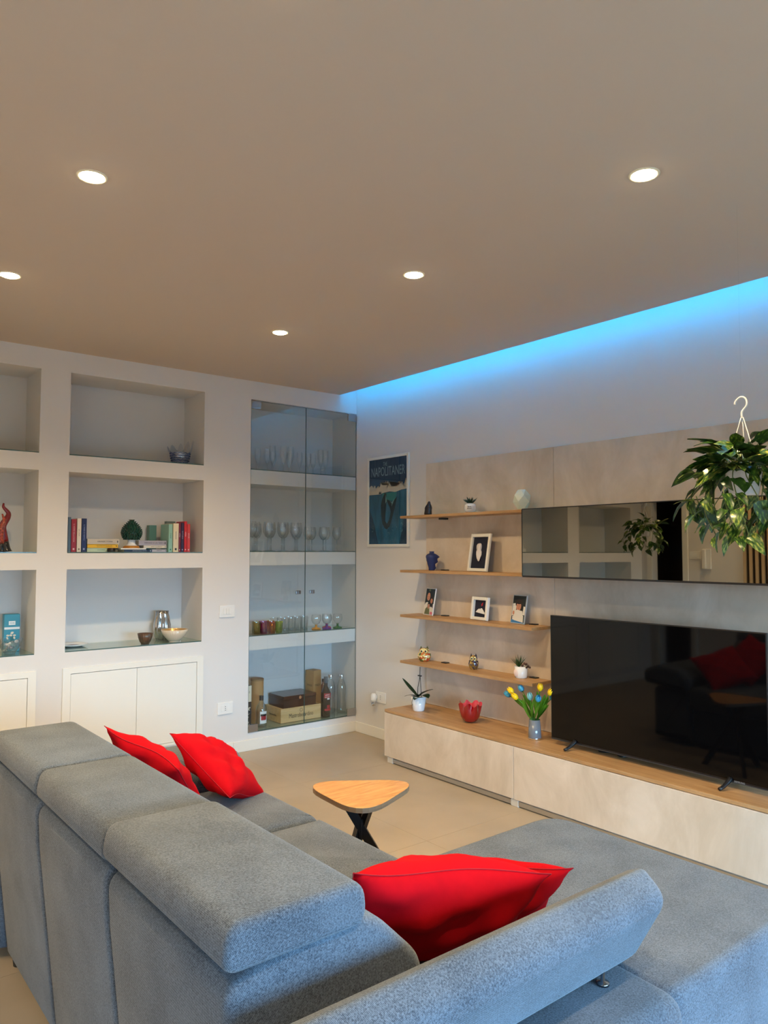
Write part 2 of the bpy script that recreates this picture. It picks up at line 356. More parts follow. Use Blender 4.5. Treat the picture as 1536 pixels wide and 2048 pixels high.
# skirting
bm = nb()
sk = struct(obj('baseboard_back', box(-1.105, -0.012, -0.012, 0, 0, 0.08, bev=0.002, seg=1), WHITE))
struct(obj('baseboard_back', box(-1.334, -1.107, -0.012, 0, 0, 0.08, bev=0.002, seg=1), WHITE))
struct(obj('baseboard_back', box(-4.75, -1.336, -0.012, 0, 0, 0.08, bev=0.002, seg=1), WHITE))
struct(obj('baseboard_right', box(-0.012, 0, -7.0, 0, 0, 0.08, bev=0.002, seg=1), WHITE))
struct(obj('baseboard_left', box(XL, XL+0.012, -7.0, -0.56, 0, 0.08, bev=0.002, seg=1), WHITE))
bm = nb(); bx(bm, XL, XL+0.02, -0.58, -0.52, 0, 2.14); bx(bm, XL, XL+0.02, -0.14, -0.08, 0, 2.14); bx(bm, XL, XL+0.02, -0.52, -0.14, 2.08, 2.14); struct(obj('trim_1', bm, WHITE))
# ------------------------------------------------------------ LED strip in the slot
led = thing('led_strip', 'blue light strip hidden in the ceiling slot along the television wall', 'light strip', (-0.21, -3.5, CZ+0.03))
obj('housing', box(-0.012, 0.012, -3.45, 3.45, 0, 0.006), ALU, led)
obj('diffuser', box(-0.009, 0.009, -3.44, 3.44, 0.006, 0.014), mat('led_blue', (0,0.3,1), 0.5, emit=LED_COL, estr=LED_STR*10), led)
# ------------------------------------------------------------ recessed spotlights
LENS = mat('lamp_lens', (1,0.9,0.7), 0.4, emit=(1.0,0.78,0.45), estr=34)
TRIM = mat('lamp_trim', srgb(250,240,215), 0.35)
spots = [(-2.92,-2.41,'round recessed ceiling spotlight in the upper left of the picture'), (-1.465,-3.60,'round recessed ceiling spotlight at the upper right, nearest the wall with the blue light'),
    (-1.465,-2.41,'round recessed ceiling spotlight near the middle of the ceiling'), (-1.47,-1.225,'small-looking recessed ceiling spotlight farthest away, above the glass cabinet'),
    (-2.92,-1.23,'recessed ceiling spotlight cut by the left edge of the picture'), (-2.90,-3.60,'recessed ceiling spotlight at the very top edge of the picture'),
    (-1.465,-4.78,'recessed ceiling spotlight behind the viewer on the television side'), (-2.92,-4.78,'recessed ceiling spotlight almost above the viewer'),
    (-4.3,-2.41,'recessed ceiling spotlight out of frame over the left passage, nearer the viewer'), (-4.3,-1.23,'recessed ceiling spotlight out of frame by the left doorway')]
def lamp():
    t = thing('ceiling_spotlight', spots[0][2], 'spotlight', (*spots[0][:2], CZ), 0, 'recessed spotlights in the ceiling')
    obj('trim_ring', lathe_open(nb(), [(0.052,0), (0.051,-0.003), (0.044,-0.004), (0.040,-0.001), (0.0395,-0.0005)], 32), TRIM, t, True)
    obj('lens', lathe(nb(), [(0.0405,-0.0008), (0.038,-0.0045), (0.028,-0.009), (0.0,-0.011)], 32), LENS, t, True)
    l = bpy.data.lights.new('lamp', 'SPOT'); l.energy = SPOT_W; l.color = SPOT_COL; l.spot_size = math.radians(142); l.spot_blend = 1.0; l.shadow_soft_size = 0.03
    q = bpy.data.objects.new('lamp', l); COL.objects.link(q); q.parent = t; q.location = (0,0,-0.045)
    return t
L0 = lamp()
for x, y, lb in spots[1:]: copy_tree(L0, (x, y, CZ), lb)
#@@REST
# ============================================================ BUILT-IN PIECES ON THE BACK WALL
def cupboard(x0, x1, label):
    t = thing('wall_cupboard', label, 'cupboard', ((x0+x1)/2, 0, 0.134), 0, 'cupboards under the niches')
    w = (x1-x0)/2; h = 0.586; f = 0.036
    bm = nb(); bx(bm, -w-0.012, -w+f, -0.012, 0.02, 0, h); bx(bm, w-f, w+0.012, -0.012, 0.02, 0, h); bx(bm, -w+f, w-f, -0.012, 0.02, h-f, h); bx(bm, -w+f, w-f, -0.012, 0.02, 0, 0.018); obj('frame', bm, WHITE, t)
    obj('carcass', box(-w+0.002, w-0.002, 0.03, 0.095, 0.001, h-0.001), mcol('cupboard_dark', (40,38,36), 0.9), t)
    for s in (-1, 1):
        a, b = (-w+f+0.002, -0.001) if s < 0 else (0.001, w-f-0.002)
        obj('door', box(a, b, -0.009, 0.009, 0.020, h-f-0.003, bev=0.0008, seg=1), WHITE, t)
    return t
cupboard(-2.285, -1.36, 'white double cupboard in the wall directly below the silver vase niche')
cupboard(-3.38, -2.465, 'white double cupboard at the left edge, below the teal box niche')
cupboard(-4.53, -3.57, 'white double cupboard out of frame, farthest left beside the doorway')
def plate(x0, x1, z, label, y0=0.001, y1=0.348):
    t = thing('glass_shelf', label, 'glass shelf', ((x0+x1)/2, 0.174, z), 0, 'glass plates lining the niches')
    w = (x1-x0)/2-0.002
    obj('glass_plate', box(-w, w, y0+0.0005-0.174, y1-0.174, 0, 0.007), GPLATE, t); obj('edge', box(-w, w, y0-0.001-0.174, y0-0.174, 0.0002, 0.0068), GEDGE, t)
cols = [(-3.38,-2.465,'left'), (-2.285,-1.36,'middle')]
for x0, x1, nm in cols:
    for z, rn in ((0.82,'bottom'), (1.445,'centre'), (2.071,'top')): plate(x0, x1, z, 'clear glass plate lining the %s niche of the %s column' % (rn, nm))
for z, rn in ((0.82,'bottom'), (1.445,'centre'), (2.071,'top')): plate(-4.53, -3.57, z, 'clear glass plate in the %s niche of the out-of-frame column by the doorway' % rn)
for z, rn in ((0.125,'lowest, under the bottles and boxes'), (0.826,'under the coloured tumblers'), (1.453,'under the stemmed wine glasses'), (2.070,'under the champagne flutes')):
    plate(-0.985, 0.0, z, 'clear glass plate in the glass-door cabinet, %s' % rn, 0.013 if z < 0.5 else 0.0135)
# glass doors
DOORT = 0.008
def gdoor(x0, x1, side):
    t = thing('glass_cabinet_door', '%s clear frameless glass door of the tall wall cabinet' % side, 'glass door', ((x0+x1)/2, 0.0, 0.125), 0, 'glass cabinet doors')
    w = (x1-x0)/2; h = 2.468
    obj('pane', box(-w+0.002, w-0.002, 0.0, 0.0001, 0.004, h-0.004), PANE, t)
    ed = nb(); bx(ed, -w+0.001, -w+0.0018, -0.0005, 0.005, 0.003, h-0.003); bx(ed, w-0.0018, w-0.001, -0.0005, 0.005, 0.003, h-0.003); bx(ed, -w+0.0022, w-0.0022, -0.001, 0.007, h-0.0042, h-0.003); bx(ed, -w+0.0022, w-0.0022, -0.001, 0.007, 0.003, 0.0042)
    obj('polished_edge', ed, GEDGE, t)
    s = -1 if side == 'left' else 1
    hx = 0.052 if s < 0 else -0.052
    hx = (w-0.066) if s < 0 else (-w+0.060)
    hb = nb(); bx(hb, hx-0.022, hx+0.022, -0.014, -0.0005, 1.002, 1.030, bev=0.004); bx(hb, hx-0.008, hx+0.010, -0.019, -0.014, 1.004, 1.028, bev=0.002); o = obj('handle', hb, mat('handle_steel', (0.30,0.30,0.31), 0.3, 1.0), t)
    for z in ((h-0.062), 0.004) if True else ():
        a, b = (-w+0.002, -w+0.080) if s < 0 else (w-0.090, w-0.002)
        obj('hinge', box(a, b, -0.008, -0.0008, z, z+0.058, bev=0.002, seg=1), mat('satin_steel', (0.45,0.45,0.46), 0.25, 1.0), t)
gdoor(-0.985, -0.497, 'left'); gdoor(-0.496, -0.003, 'right')
# ============================================================ TELEVISION WALL
wp = thing('wall_panelling', 'beige plaster-look wall panelling behind the shelves and the television', 'wall panel', (0, -2.64, 0.36))
for y1, y0 in ((-0.88, -2.05), (-2.05, -4.39)):
    obj('panel', box(-0.018, 0, y0+0.001+2.64, y1-0.001+2.64, 0.002, 1.742, bev=0.001, seg=1), BOARD, wp)
un = thing('tv_unit', 'long low cabinet with beige fronts and an oak top under the television', 'tv unit', (-0.2, -2.63, 0))
UY = lambda y: y+2.63
obj('worktop', box(-0.178, 0.198, UY(-4.42), UY(-0.845), 0.342, 0.36, bev=0.001, seg=1), OAK, un)
obj('shadow_gap', box(-0.165, 0.19, UY(-4.41), UY(-0.855), 0.332, 0.342), BLACK, un)
obj('carcass', box(-0.160, 0.19, UY(-4.415), UY(-0.848), 0.03, 0.332), WHITE, un)
for a, b in ((-0.846,-2.028), (-2.031,-3.80), (-3.803,-4.418)):
    obj('front_panel', box(-0.180, -0.161, UY(b), UY(a), 0.042, 0.339, bev=0.0015, seg=1), BOARD, un)
obj('plinth_rail', box(-0.172, -0.12, UY(-4.41), UY(-0.87), 0.006, 0.034, bev=0.002, seg=1), ALU, un)
for y in (-0.90, -2.03, -4.38):
    obj('foot', box(-0.174, -0.10, UY(y)-0.028, UY(y)+0.028, 0, 0.04, bev=0.002, seg=1), mcol('foot_grey', (205,200,190), 0.4), un)
for i, (z, lb, y0) in enumerate(((1.715,'oak wall shelf at the top, carrying the small spiky plant',-2.037), (1.325,'oak wall shelf carrying the dark blue vase and the tall white frame',-2.037), (1.005,'oak wall shelf carrying the three small photo frames',-2.02), (0.677,'lowest oak wall shelf, carrying the painted owls',-2.02))):
    t = thing('wall_shelf', lb, 'shelf', (-0.11, -1.41, z-0.018), 0, 'oak shelves on the panelling')
    obj('board', box(-0.09, 0.091, y0+1.41, -0.80+1.41, 0, 0.018, bev=0.001, seg=1), OAK, t)
    for y in (-1.10, -1.90):
        if i == 1 and y == -1.90: continue
        if i == 0: b = box(0.03, 0.09, y+1.41-0.02, y+1.41+0.02, -0.014, 0.0, bev=0.002, seg=1)
        else: b = box(0.055, 0.0915, y+1.41-0.026, y+1.41+0.026, 0.018, 0.024, bev=0.002, seg=1)
        obj('bracket', b, BLACK, t)
# smoked glass wall cabinet
wc = thing('wall_cabinet', 'long wall cabinet with smoked mirror fronts above the television', 'wall cabinet', (-0.16, -3.2, 1.315))
obj('carcass', box(-0.125, 0.141, -1.16, 1.16, 0.004, 0.389), mcol('cab_brown', (54,46,38), 0.5), wc)
obj('front', box(-0.1395, -0.126, -1.158, 1.159, 0.003, 0.3915, bev=0.001, seg=1), MIRR, wc)
obj('side_panel', box(-0.1385, 0.141, 1.161, 1.166, 0.0, 0.393), SMOKE, wc)
obj('top_edge', box(-0.1405, 0.141, -1.16, 1.161, 0.392, 0.396), BLACK, wc)
obj('bottom_edge', box(-0.1405, 0.141, -1.16, 1.161, -0.006, 0.0035), BLACK, wc)
# television
tv = thing('television', 'large black flat television switched off on the oak top', 'television', (-0.21, -2.79, 0.36))
TW2 = 0.612
obj('housing', box(0.004, 0.045, -TW2+0.02, TW2-0.02, 0.06, 0.70, bev=0.008), BPLAS, tv)
obj('bezel', box(-0.012, 0.004, -TW2, TW2, 0.030, 0.733, bev=0.002), BPLAS, tv)
obj('screen', box(-0.0135, -0.012, -TW2+0.006, TW2-0.006, 0.042, 0.727), SCREEN, tv)
obj('lower_trim', box(-0.0145, -0.0125, -TW2+0.004, TW2-0.004, 0.030, 0.034), mcol('tv_trim', (60,60,62), 0.3), tv)
text('maker_mark', 'SAMSUNG', 0.011, mcol('mark_grey', (150,150,150), 0.4), tv, frame_mat((-0.0146, -0.475, 0.0375), (0,-1,0), (-1,0,0)), ext=0.0002)
for y in (0.447, -0.43):
    bm = nb()
    for s, x1, z1 in ((-1,-0.092,0), (1,0.092,0)):
        tube(bm, bez([(0.012*s, y, 0.046), (0.03*s, y, 0.034), (0.065*s, y+0.006, 0.016), (x1, y+0.012, 0.008)], 8), [0.012,0.012,0.011,0.010,0.009,0.0085,0.008,0.008,0.008][:len(bez([(0,0,0),(1,0,0),(2,0,0),(3,0,0)],8))], 8)
    for v in bm.verts: v.co.z = max(v.co.z, 0.0004)
    obj('foot', bm, BPLAS, tv, True)
cb = tag(obj('cable', tube(nb(), bez([(-0.13,-2.44,0.3645), (-0.16,-2.455,0.3645), (-0.15,-2.49,0.3645), (-0.12,-2.53,0.3645), (-0.15,-2.57,0.3645), (-0.16,-2.60,0.3645), (-0.10,-2.64,0.3645)], 36), 0.0038, 6), BPLAS, None, True), 'thin black cable lying on the oak top beneath the television', 'cable')
# poster
ps = thing('framed_poster', 'white framed blue poster of a diving tail with the word NAPOLITANER', 'poster', (0, -0.424, 1.852))
PW, PH = 0.256, 0.3575
bm = nb(); f = 0.021
bx(bm, -0.018, -0.001, -PW, -PW+f, -PH, PH, bev=0.002, seg=1); bx(bm, -0.018, -0.001, PW-f, PW, -PH, PH, bev=0.002, seg=1); bx(bm, -0.018, -0.001, -PW+f, PW-f, -PH, -PH+f, bev=0.002, seg=1); bx(bm, -0.018, -0.001, -PW+f, PW-f, PH-f, PH, bev=0.002, seg=1)
obj('frame', bm, WHITE, ps)
def art(name, parent, mats, shapes, M, layer=0.00015):
    """flat printed picture: coloured outlines, M maps (u right, v up, 0..1) to the thing's space"""
    bm = nb()
    for k, (mi, pts) in enumerate(shapes):
        vs = [bm.verts.new(M @ Vector((u, v, k*layer))) for u, v in pts]
        f_ = bm.faces.new(vs); f_.material_index = mi
    bmesh.ops.triangulate(bm, faces=bm.faces)
    return obj(name, bm, mats, parent)
def ell(cx, cy, rx, ry, n=16, a0=0, rot=0):
    return [(cx+rx*math.cos(a0+2*PI*i/n)*math.cos(rot)-ry*math.sin(a0+2*PI*i/n)*math.sin(rot), cy+rx*math.cos(a0+2*PI*i/n)*math.sin(rot)+ry*math.sin(a0+2*PI*i/n)*math.cos(rot)) for i in range(n)]
NAVY = mcol('print_navy', (24,60,104), 0.35); DEEP = mat('print_water', srgb(26,98,136), 0.35, noise=0.45, nscale=9, stretch=(1,2,0.6)); FOAM = mcol('print_foam', (225,214,200), 0.4); TAIL = mcol('print_tail', (18,38,54), 0.35); TEAL = mcol('print_teal', (34,140,146), 0.35); PALE = mcol('print_pale', (130,176,190), 0.4); DEEP2 = mat('print_deep', srgb(22,62,98), 0.35, noise=0.3, nscale=8)
rr = random.Random(5); foam = [(0, 0.61)]
for i in range(61):
    u = i/60; base = 0.655+0.05*math.exp(-((u-0.42)/0.16)**2)+0.045*math.exp(-((u-0.80)/0.08)**2)+0.09*max(0, u-0.92)/0.08
    foam.append((u, base+rr.uniform(-0.02, 0.045)))
foam += [(1, 0.625), (0.85, 0.618), (0.7, 0.598), (0.55, 0.61), (0.4, 0.60), (0.3, 0.585), (0, 0.585)]
tailp = [(0.42,0.60), (0.35,0.52), (0.32,0.45), (0.33,0.34), (0.36,0.24), (0.42,0.185), (0.48,0.17), (0.55,0.20), (0.62,0.30), (0.70,0.44), (0.745,0.545), (0.66,0.50), (0.63,0.455), (0.58,0.50), (0.47,0.52), (0.50,0.475), (0.56,0.42), (0.58,0.37), (0.54,0.28), (0.48,0.235), (0.43,0.27), (0.415,0.36), (0.44,0.46), (0.47,0.585)]
M_ = Matrix.Translation((-0.0105, PW-f, -PH+f)) @ Matrix(((0,0,-1,0), (-(2*PW-2*f),0,0,0), (0,2*PH-2*f,0,0), (0,0,0,1)))
obj('backing', box(-0.010, -0.001, -PW+f, PW-f, -PH+f, PH-f), NAVY, ps)
shp = [(0, [(0,0),(1,0),(1,1),(0,1)]), (1, [(0,0),(1,0),(1,0.62),(0.6,0.60),(0,0.59)]), (6, [(0,0),(0.25,0),(0.16,0.12),(0.10,0.3),(0,0.42)]), (6, [(0.8,0),(1,0),(1,0.4),(0.93,0.3),(0.86,0.12)]), (2, foam), (4, [(0.36,0.598), (0.60,0.598), (0.74,0.60), (0.70,0.50), (0.5,0.50), (0.36,0.52)]), (3, tailp), (5, [(0.45,0.575), (0.475,0.50), (0.52,0.46), (0.47,0.50), (0.44,0.47)]), (5, [(0.55,0.50), (0.62,0.465), (0.60,0.43), (0.69,0.53), (0.61,0.48)]), (3, [(0.26,0.59),(0.285,0.625),(0.30,0.60),(0.32,0.625),(0.335,0.59)])]
for i in range(22):
    u = rr.choice([rr.uniform(0.08,0.16), rr.uniform(0.82,0.9), rr.uniform(0.3,0.75)]); v = rr.uniform(0.10,0.20) if u > 0.2 and u < 0.8 else rr.uniform(0.1,0.24); shp.append((5, ell(u, v, 0.006, 0.005, 6)))
art('print', ps, [NAVY, DEEP, FOAM, TAIL, TEAL, PALE, DEEP2], shp, M_)
text('title', 'NAPOLITANER', 0.105, mcol('print_title', (150,178,200), 0.4), ps, frame_mat((-0.0122, 0, 0.232), (0,-1,0), (-1,0,0)), sx=0.60, ext=0.0002)
text('title', 'THE', 0.045, MT['print_title'], ps, frame_mat((-0.0122, 0.03, 0.292), (0,-1,0), (-1,0,0)), sx=0.6, ext=0.0002)
obj('glazing', box(-0.0142, -0.0140, -PW+f, PW-f, -PH+f, PH-f), mat_thin('picture_glass', (0.97,0.98,0.98), (0.9,0.92,0.92)), ps)
# switches and sockets
def plate_w(label, cat, loc, side, kind):
    t = thing('wall_switch' if kind == 's' else 'wall_socket', label, cat, loc, 0 if side == 'a' else -PI/2)
    obj('cover_plate', box(-0.061, 0.061, -0.009, 0.0, -0.043, 0.043, bev=0.004), WPLAS, t)
    if kind == 's':
        for i in range(3): obj('key', box(-0.033+i*0.022+0.0005, -0.033+(i+1)*0.022-0.0005, -0.013, -0.009, -0.022, 0.022, bev=0.0015, seg=1), WPLAS, t)
    else:
        for i in range(3): obj('insert', box(-0.033+i*0.022+0.0005, -0.033+(i+1)*0.022-0.0005, -0.011, -0.009, -0.022, 0.022, bev=0.001, seg=1), WPLAS, t)
        bm = nb()
        for z in (-0.013, 0, 0.013): bmesh.ops.create_cone(bm, cap_ends=True, segments=10, radius1=0.0028, radius2=0.0028, depth=0.001, matrix=Matrix.Translation((0,-0.0115,z)) @ Matrix.Rotation(PI/2, 4, 'X'))
        obj('socket_hole', bm, BPLAS, t)
    return t
plate_w('white light switch plate on the pier left of the glass cabinet', 'switch', (-1.166, 0, 1.024), 'a', 's')
plate_w('white power socket low on the pier between cupboard and glass cabinet', 'socket', (-1.173, 0, 0.332), 'a', 'o')
plate_w('white power socket on the television wall above the end of the low cabinet', 'socket', (0, -0.335, 0.318), 'b', 'o')
pg = thing('plug_in_diffuser', 'small white plug-in air freshener in the socket by the corner', 'air freshener', (-0.0135, -0.285, 0.318))
obj('body', lathe(nb(), [(0,0.03),(0.016,0.028),(0.022,0.015),(0.023,-0.02),(0.019,-0.034),(0,-0.036)], 20, -0.026, 0), WPLAS, pg, True)
obj('plug', box(-0.012, 0.0, -0.012, 0.012, -0.012, 0.012), WPLAS, pg)
obj('bottle', lathe(nb(), [(0,-0.036),(0.013,-0.037),(0.017,-0.045),(0.016,-0.066),(0,-0.068)], 20, -0.026, 0), CHROME, pg, True)
# ============================================================ SOFA
sf = thing('corner_sofa', 'large blue-grey woven corner sofa with headrests and chaise', 'sofa', (-2.4, -3.0, 0))
def sob(name, bm, m=FAB, parent=sf, off=(2.4, 3.0, 0)):
    for v in bm.verts: v.co += Vector(off)
    return obj(name, bm, m, parent, True, auto=50)
prof = fillet([(-3.030,0.035), (-3.092,0.60), (-3.098,0.715), (-2.97,0.752), (-2.775,0.752), (-2.66,0.64), (-2.60,0.47), (-2.60,0.035)], [0.01,0.1,0.045,0.05,0.11,0.10,0.03,0.01], 5)
for y0, y1 in ((-3.805,-3.203), (-3.197,-2.603), (-2.597,-1.99)):
    sob('backrest', soft(nb(), prof, y0, y1, 0.022, 'y', 4))
hp = fillet([(-3.112,0.740), (-3.096,0.828), (-2.805,0.828), (-2.80,0.742)], [0.034,0.036,0.044,0.036], 7)
for i, (y0, y1) in enumerate(((-3.815,-3.19), (-3.185,-2.592), (-2.588,-1.985))):
    p = hp if i == 0 else [(x-0.0+0.006, z-0.012) for x, z in hp]
    sob('headrest', soft(nb(), p, y0, y1, 0.018, 'y', 4))
# base and seats
sob('base', soft(nb(), [(-2.62,-1.99), (-2.62,-3.80), (-2.11,-3.80), (-2.11,-1.99)], 0.035, 0.29, 0.015, 'z', 2))
for y0, y1 in ((-2.552,-1.985), (-3.098,-2.556)):
    sob('seat_cushion', soft(nb(), fillet([(-2.72,y0), (-2.06,y0), (-2.06,y1), (-2.72,y1)], [0.02,0.035,0.035,0.02], 4), 0.285, 0.452, 0.045, 'z', 6, 0.012))
ch = fillet([(-2.72,-3.825), (-2.10,-3.835), (-2.085,-4.03), (-1.355,-4.03), (-1.355,-3.09), (-2.72,-3.102)], [0.02,0.01,0.04,0.06,0.12,0.02], 5)
sob('chaise_base', soft(nb(), inset(ch, 0.012), 0.035, 0.30, 0.015, 'z', 2))
sob('chaise_cushion', soft(nb(), ch, 0.16, 0.455, 0.026, 'z', 5))
# near arm: base block, tilted pad, steel ratchet pins
sob('arm_base', soft(nb(), fillet([(-4.045,0.035), (-4.045,0.448), (-3.815,0.458), (-3.815,0.035)], [0.012,0.055,0.03,0.012], 6), -3.07, -2.066, 0.030, 'x', 5))
pad = fillet([(-3.885,0.462), (-3.925,0.50), (-4.012,0.655), (-3.945,0.708), (-3.905,0.690), (-3.812,0.52), (-3.83,0.475)], [0.02,0.05,0.05,0.025,0.03,0.03,0.02], 5)
sob('arm_pad', soft(nb(), pad, -3.12, -2.055, 0.035, 'x', 6))
for x in (-2.185, -2.96):
    q = obj('ratchet_pin', lathe(nb(), [(0,0.03),(0.005,0.03),(0.005,-0.01),(0.015,-0.012),(0.015,-0.018),(0,-0.018)], 16), mat('dark_chrome', (0.25,0.25,0.26), 0.15, 1.0), sf, True, (x+2.4, -3.905+3.0, 0.474))
# far arm
sob('arm_base', soft(nb(), fillet([(-1.975,0.035), (-1.975,0.42), (-1.67,0.42), (-1.67,0.035)], [0.01,0.03,0.05,0.01], 4), -3.07, -2.09, 0.04, 'x', 4))
sob('arm_pad', soft(nb(), fillet([(-1.978,0.40), (-1.985,0.50), (-1.90,0.565), (-1.72,0.585), (-1.60,0.54), (-1.61,0.44)], [0.02,0.06,0.08,0.08,0.06,0.03], 6), -3.07, -2.055, 0.04, 'x', 6))
for x, y in ((-3.0,-2.05), (-3.0,-3.75), (-1.45,-3.15), (-1.45,-3.95), (-2.15,-2.05)):
    obj('foot', lathe(nb(), [(0.02,0),(0.025,0.04),(0,0.04)], 12), BLACK, sf, False, (x+2.4, y+3.0, 0))
# cushions
def pillow(label, loc, xd, zd, size=0.44, thick=0.085, seed=1, sy=None, group='red cushions on the sofa', band=False):
    M = frame_mat(loc, xd, zd)
    t = thing('cushion', label, 'cushion', loc, 0, group); t.matrix_world = M
    n = 24; bm = nb(); r = random.Random(seed); ph = [r.uniform(0, 6) for _ in range(6)]
    def P(i, j, s):
        u = -1+2*i/n; v = -1+2*j/n; h = size/2; hy_ = (sy or size)/2
        pin = 1-0.09*(1-v*v)*abs(u)**6 if True else 1
        x = u*h*(1-0.10*(1-v*v)**1.0*abs(u)**3); y = v*hy_*(1-0.10*(1-u*u)**1.0*abs(v)**3)
        e = max(0, (1-abs(u)**2.4))*max(0, (1-abs(v)**2.4)); z = s*thick*(e**0.55)
        wr = 0.008*math.sin(7*u+ph[0]+3*v)*math.sin(5*v+ph[1])+0.005*math.sin(11*v+6*u+ph[2])+0.004*math.sin(9*u-8*v+ph[4])
        return (x, y, z+wr*e**0.5*1.0*s+0.012*math.sin(3*u+ph[3])*(abs(v)**2))
    V = {}
    for s in (1, -1):
        for i in range(n+1):
            for j in range(n+1):
                if s == -1 and (i in (0, n) or j in (0, n)): V[(s,i,j)] = V[(1,i,j)]
                else: V[(s,i,j)] = bm.verts.new(P(i, j, s))
    for s in (1, -1):
        for i in range(n):
            for j in range(n):
                q = [V[(s,i,j)], V[(s,i+1,j)], V[(s,i+1,j+1)], V[(s,i,j+1)]]; bm.faces.new(q if s == 1 else q[::-1])
    obj('cover', bm, RED, t, True)
    bm = nb(); pts = [P(i, 0, 1) for i in range(n+1)]+[P(n, j, 1) for j in range(1, n+1)]+[P(i, n, 1) for i in range(n-1, -1, -1)]+[P(0, j, 1) for j in range(n-1, 0, -1)]
    tube(bm, pts+[pts[0]], 0.0014, 5); obj('seam', bm, mcol('red_seam', (165,8,26), 0.9), t, True)
    return t
pillow('bright red cushion farthest back, leaning on the sofa back by the far arm', (-2.565,-2.20,0.625), (0.38,-0.85,-0.30), (0.75,0.10,0.65), 0.38, 0.06, 2)
pillow('bright red cushion lying in front of the farthest one', (-2.285,-2.14,0.585), (0.774,0.58,-0.253), (0.522,-0.359,0.774), 0.36, 0.065, 3)
pillow('dark red cushion leaning against the raised near arm, its seam edge on top', (-2.455,-3.615,0.60), (0.909,-0.382,-0.235), (0.26,0.74,0.62), 0.50, 0.085, 4, 0.33)
pillow('dark red cushion mostly hidden behind the one on the near arm', (-2.235,-3.545,0.528), (0.93,-0.34,-0.14), (0.25,0.76,0.60), 0.46, 0.07, 6, 0.30)
# side table
st = thing('side_table', 'small oak side table with rounded triangular top and crossed black legs', 'side table', (-1.80,-2.42,0))
tri = fillet([(-1.935,-2.185), (-1.50,-2.50), (-1.97,-2.70)], [0.11,0.10,0.12], 8)
tri = [(x+1.80, y+2.42) for x, y in tri]
bm = soft(nb(), tri, 0.449, 0.470, 0.0015, 'z', 1); obj('tabletop', bm, OAKT, st)
obj('edge_band', soft(nb(), inset(tri, -0.0006), 0.4495, 0.4690, 0.0004, 'z', 1), EDGE, st)
for k, a in enumerate((2.46, 0.37, 4.55)):
    c = Vector((0.0, -0.04)); d = Vector((math.cos(a), math.sin(a))); p = Vector((-d.y, d.x)); bm = nb()
    tp = c+d*0.075+p*0.010; bt = c-d*0.20+p*0.010; hw = 0.020; th = 0.009
    for q0 in (0,):
        vs = []
        for (q, z) in ((bt, 0.0), (tp, 0.449)):
            for sa, sb in ((-1,-1),(1,-1),(1,1),(-1,1)):
                w_ = d*sa*hw+p*sb*th; vs.append(bm.verts.new((q.x+w_.x, q.y+w_.y, z)))
        for fc in ((0,3,2,1),(4,5,6,7),(0,1,5,4),(1,2,6,5),(2,3,7,6),(3,0,4,7)): bm.faces.new([vs[i] for i in fc])
    obj('leg', bm, BLACK, st)
obj('hub', lathe(nb(), [(0,0.28),(0.020,0.28),(0.020,0.36),(0,0.36)], 12, 0.0, -0.04), BLACK, st)
# ============================================================ OBJECTS IN THE NICHES
G7 = 0.0075
def book(label, x0, x1, z0, z1, y0, dep, col, tcol=None, lay=False, lines=None, spine_text=None, group='books in the centre niche'):
    t = thing('book', label, 'book', ((x0+x1)/2, y0, z0), 0, group)
    w = (x1-x0)/2; h = z1-z0; cm = mcol('cover_%d_%d_%d' % col, col, 0.4); pg = mcol('paper', (236,230,214), 0.8)
    if not lay:
        bm = nb(); bx(bm, -w, w, -0.002, 0.0, 0, h); bx(bm, -w, -w+0.002, 0, dep, 0, h); bx(bm, w-0.002, w, 0, dep, 0, h); obj('cover', bm, cm, t)
        obj('pages', box(-w+0.002, w-0.002, 0.0005, dep-0.003, 0.003, h-0.003), pg, t)
        if tcol:
            text('spine_title', spine_text or 'ROMANZO', min(0.012, w*1.0), mcol('ink_%d_%d_%d' % tcol, tcol, 0.5), t, frame_mat((0, -0.0024, h*0.58), (0,0,-1), (0,-1,0)), ext=0.0001)
            obj('emblem', box(-w*0.35, w*0.35, -0.0024, -0.002, h*0.06, h*0.06+w*0.8), mcol('ink_%d_%d_%d' % tcol, tcol, 0.5), t)
    else:
        bm = nb(); bx(bm, -w, w, -0.002, 0.0, 0, h); bx(bm, -w, w, 0, dep, 0, 0.002); bx(bm, -w, w, 0, dep, h-0.002, h); obj('cover', bm, cm, t)
        obj('pages', box(-w+0.003, w-0.003, 0.0005, dep-0.003, 0.002, h-0.002), pg, t)
        if tcol:
            text('spine_title', spine_text or 'STORIA', min(0.013, h*0.6), mcol('ink_%d_%d_%d' % tcol, tcol, 0.5), t, frame_mat((w*0.1, -0.0024, h/2), (1,0,0), (0,-1,0)), ext=0.0001)
            obj('emblem', box(w*0.86, w*0.92, -0.0024, -0.002, h*0.3, h*0.7), mcol('ink_%d_%d_%d' % tcol, tcol, 0.5), t)
    return t
Z1 = 1.445+G7
book('slate grey book at the far left end of the centre niche', -2.262,-2.245, Z1, Z1+0.225, 0.07, 0.15, (92,112,128))
book('dark red book standing between the slate and the cream ones at left', -2.240,-2.209, Z1, Z1+0.212, 0.075, 0.15, (158,24,34), (230,190,180), spine_text='IL NOME DELLA ROSA')
book('cream book standing beside the navy one at left', -2.203,-2.177, Z1, Z1+0.218, 0.08, 0.14, (228,214,192), (120,100,80), spine_text='LA CASA')
book('navy blue book standing upright left of the lying stack', -2.174,-2.143, Z1, Z1+0.219, 0.08, 0.14, (24,34,84), (150,160,200), spine_text='IL MARE DI NAPOLI')
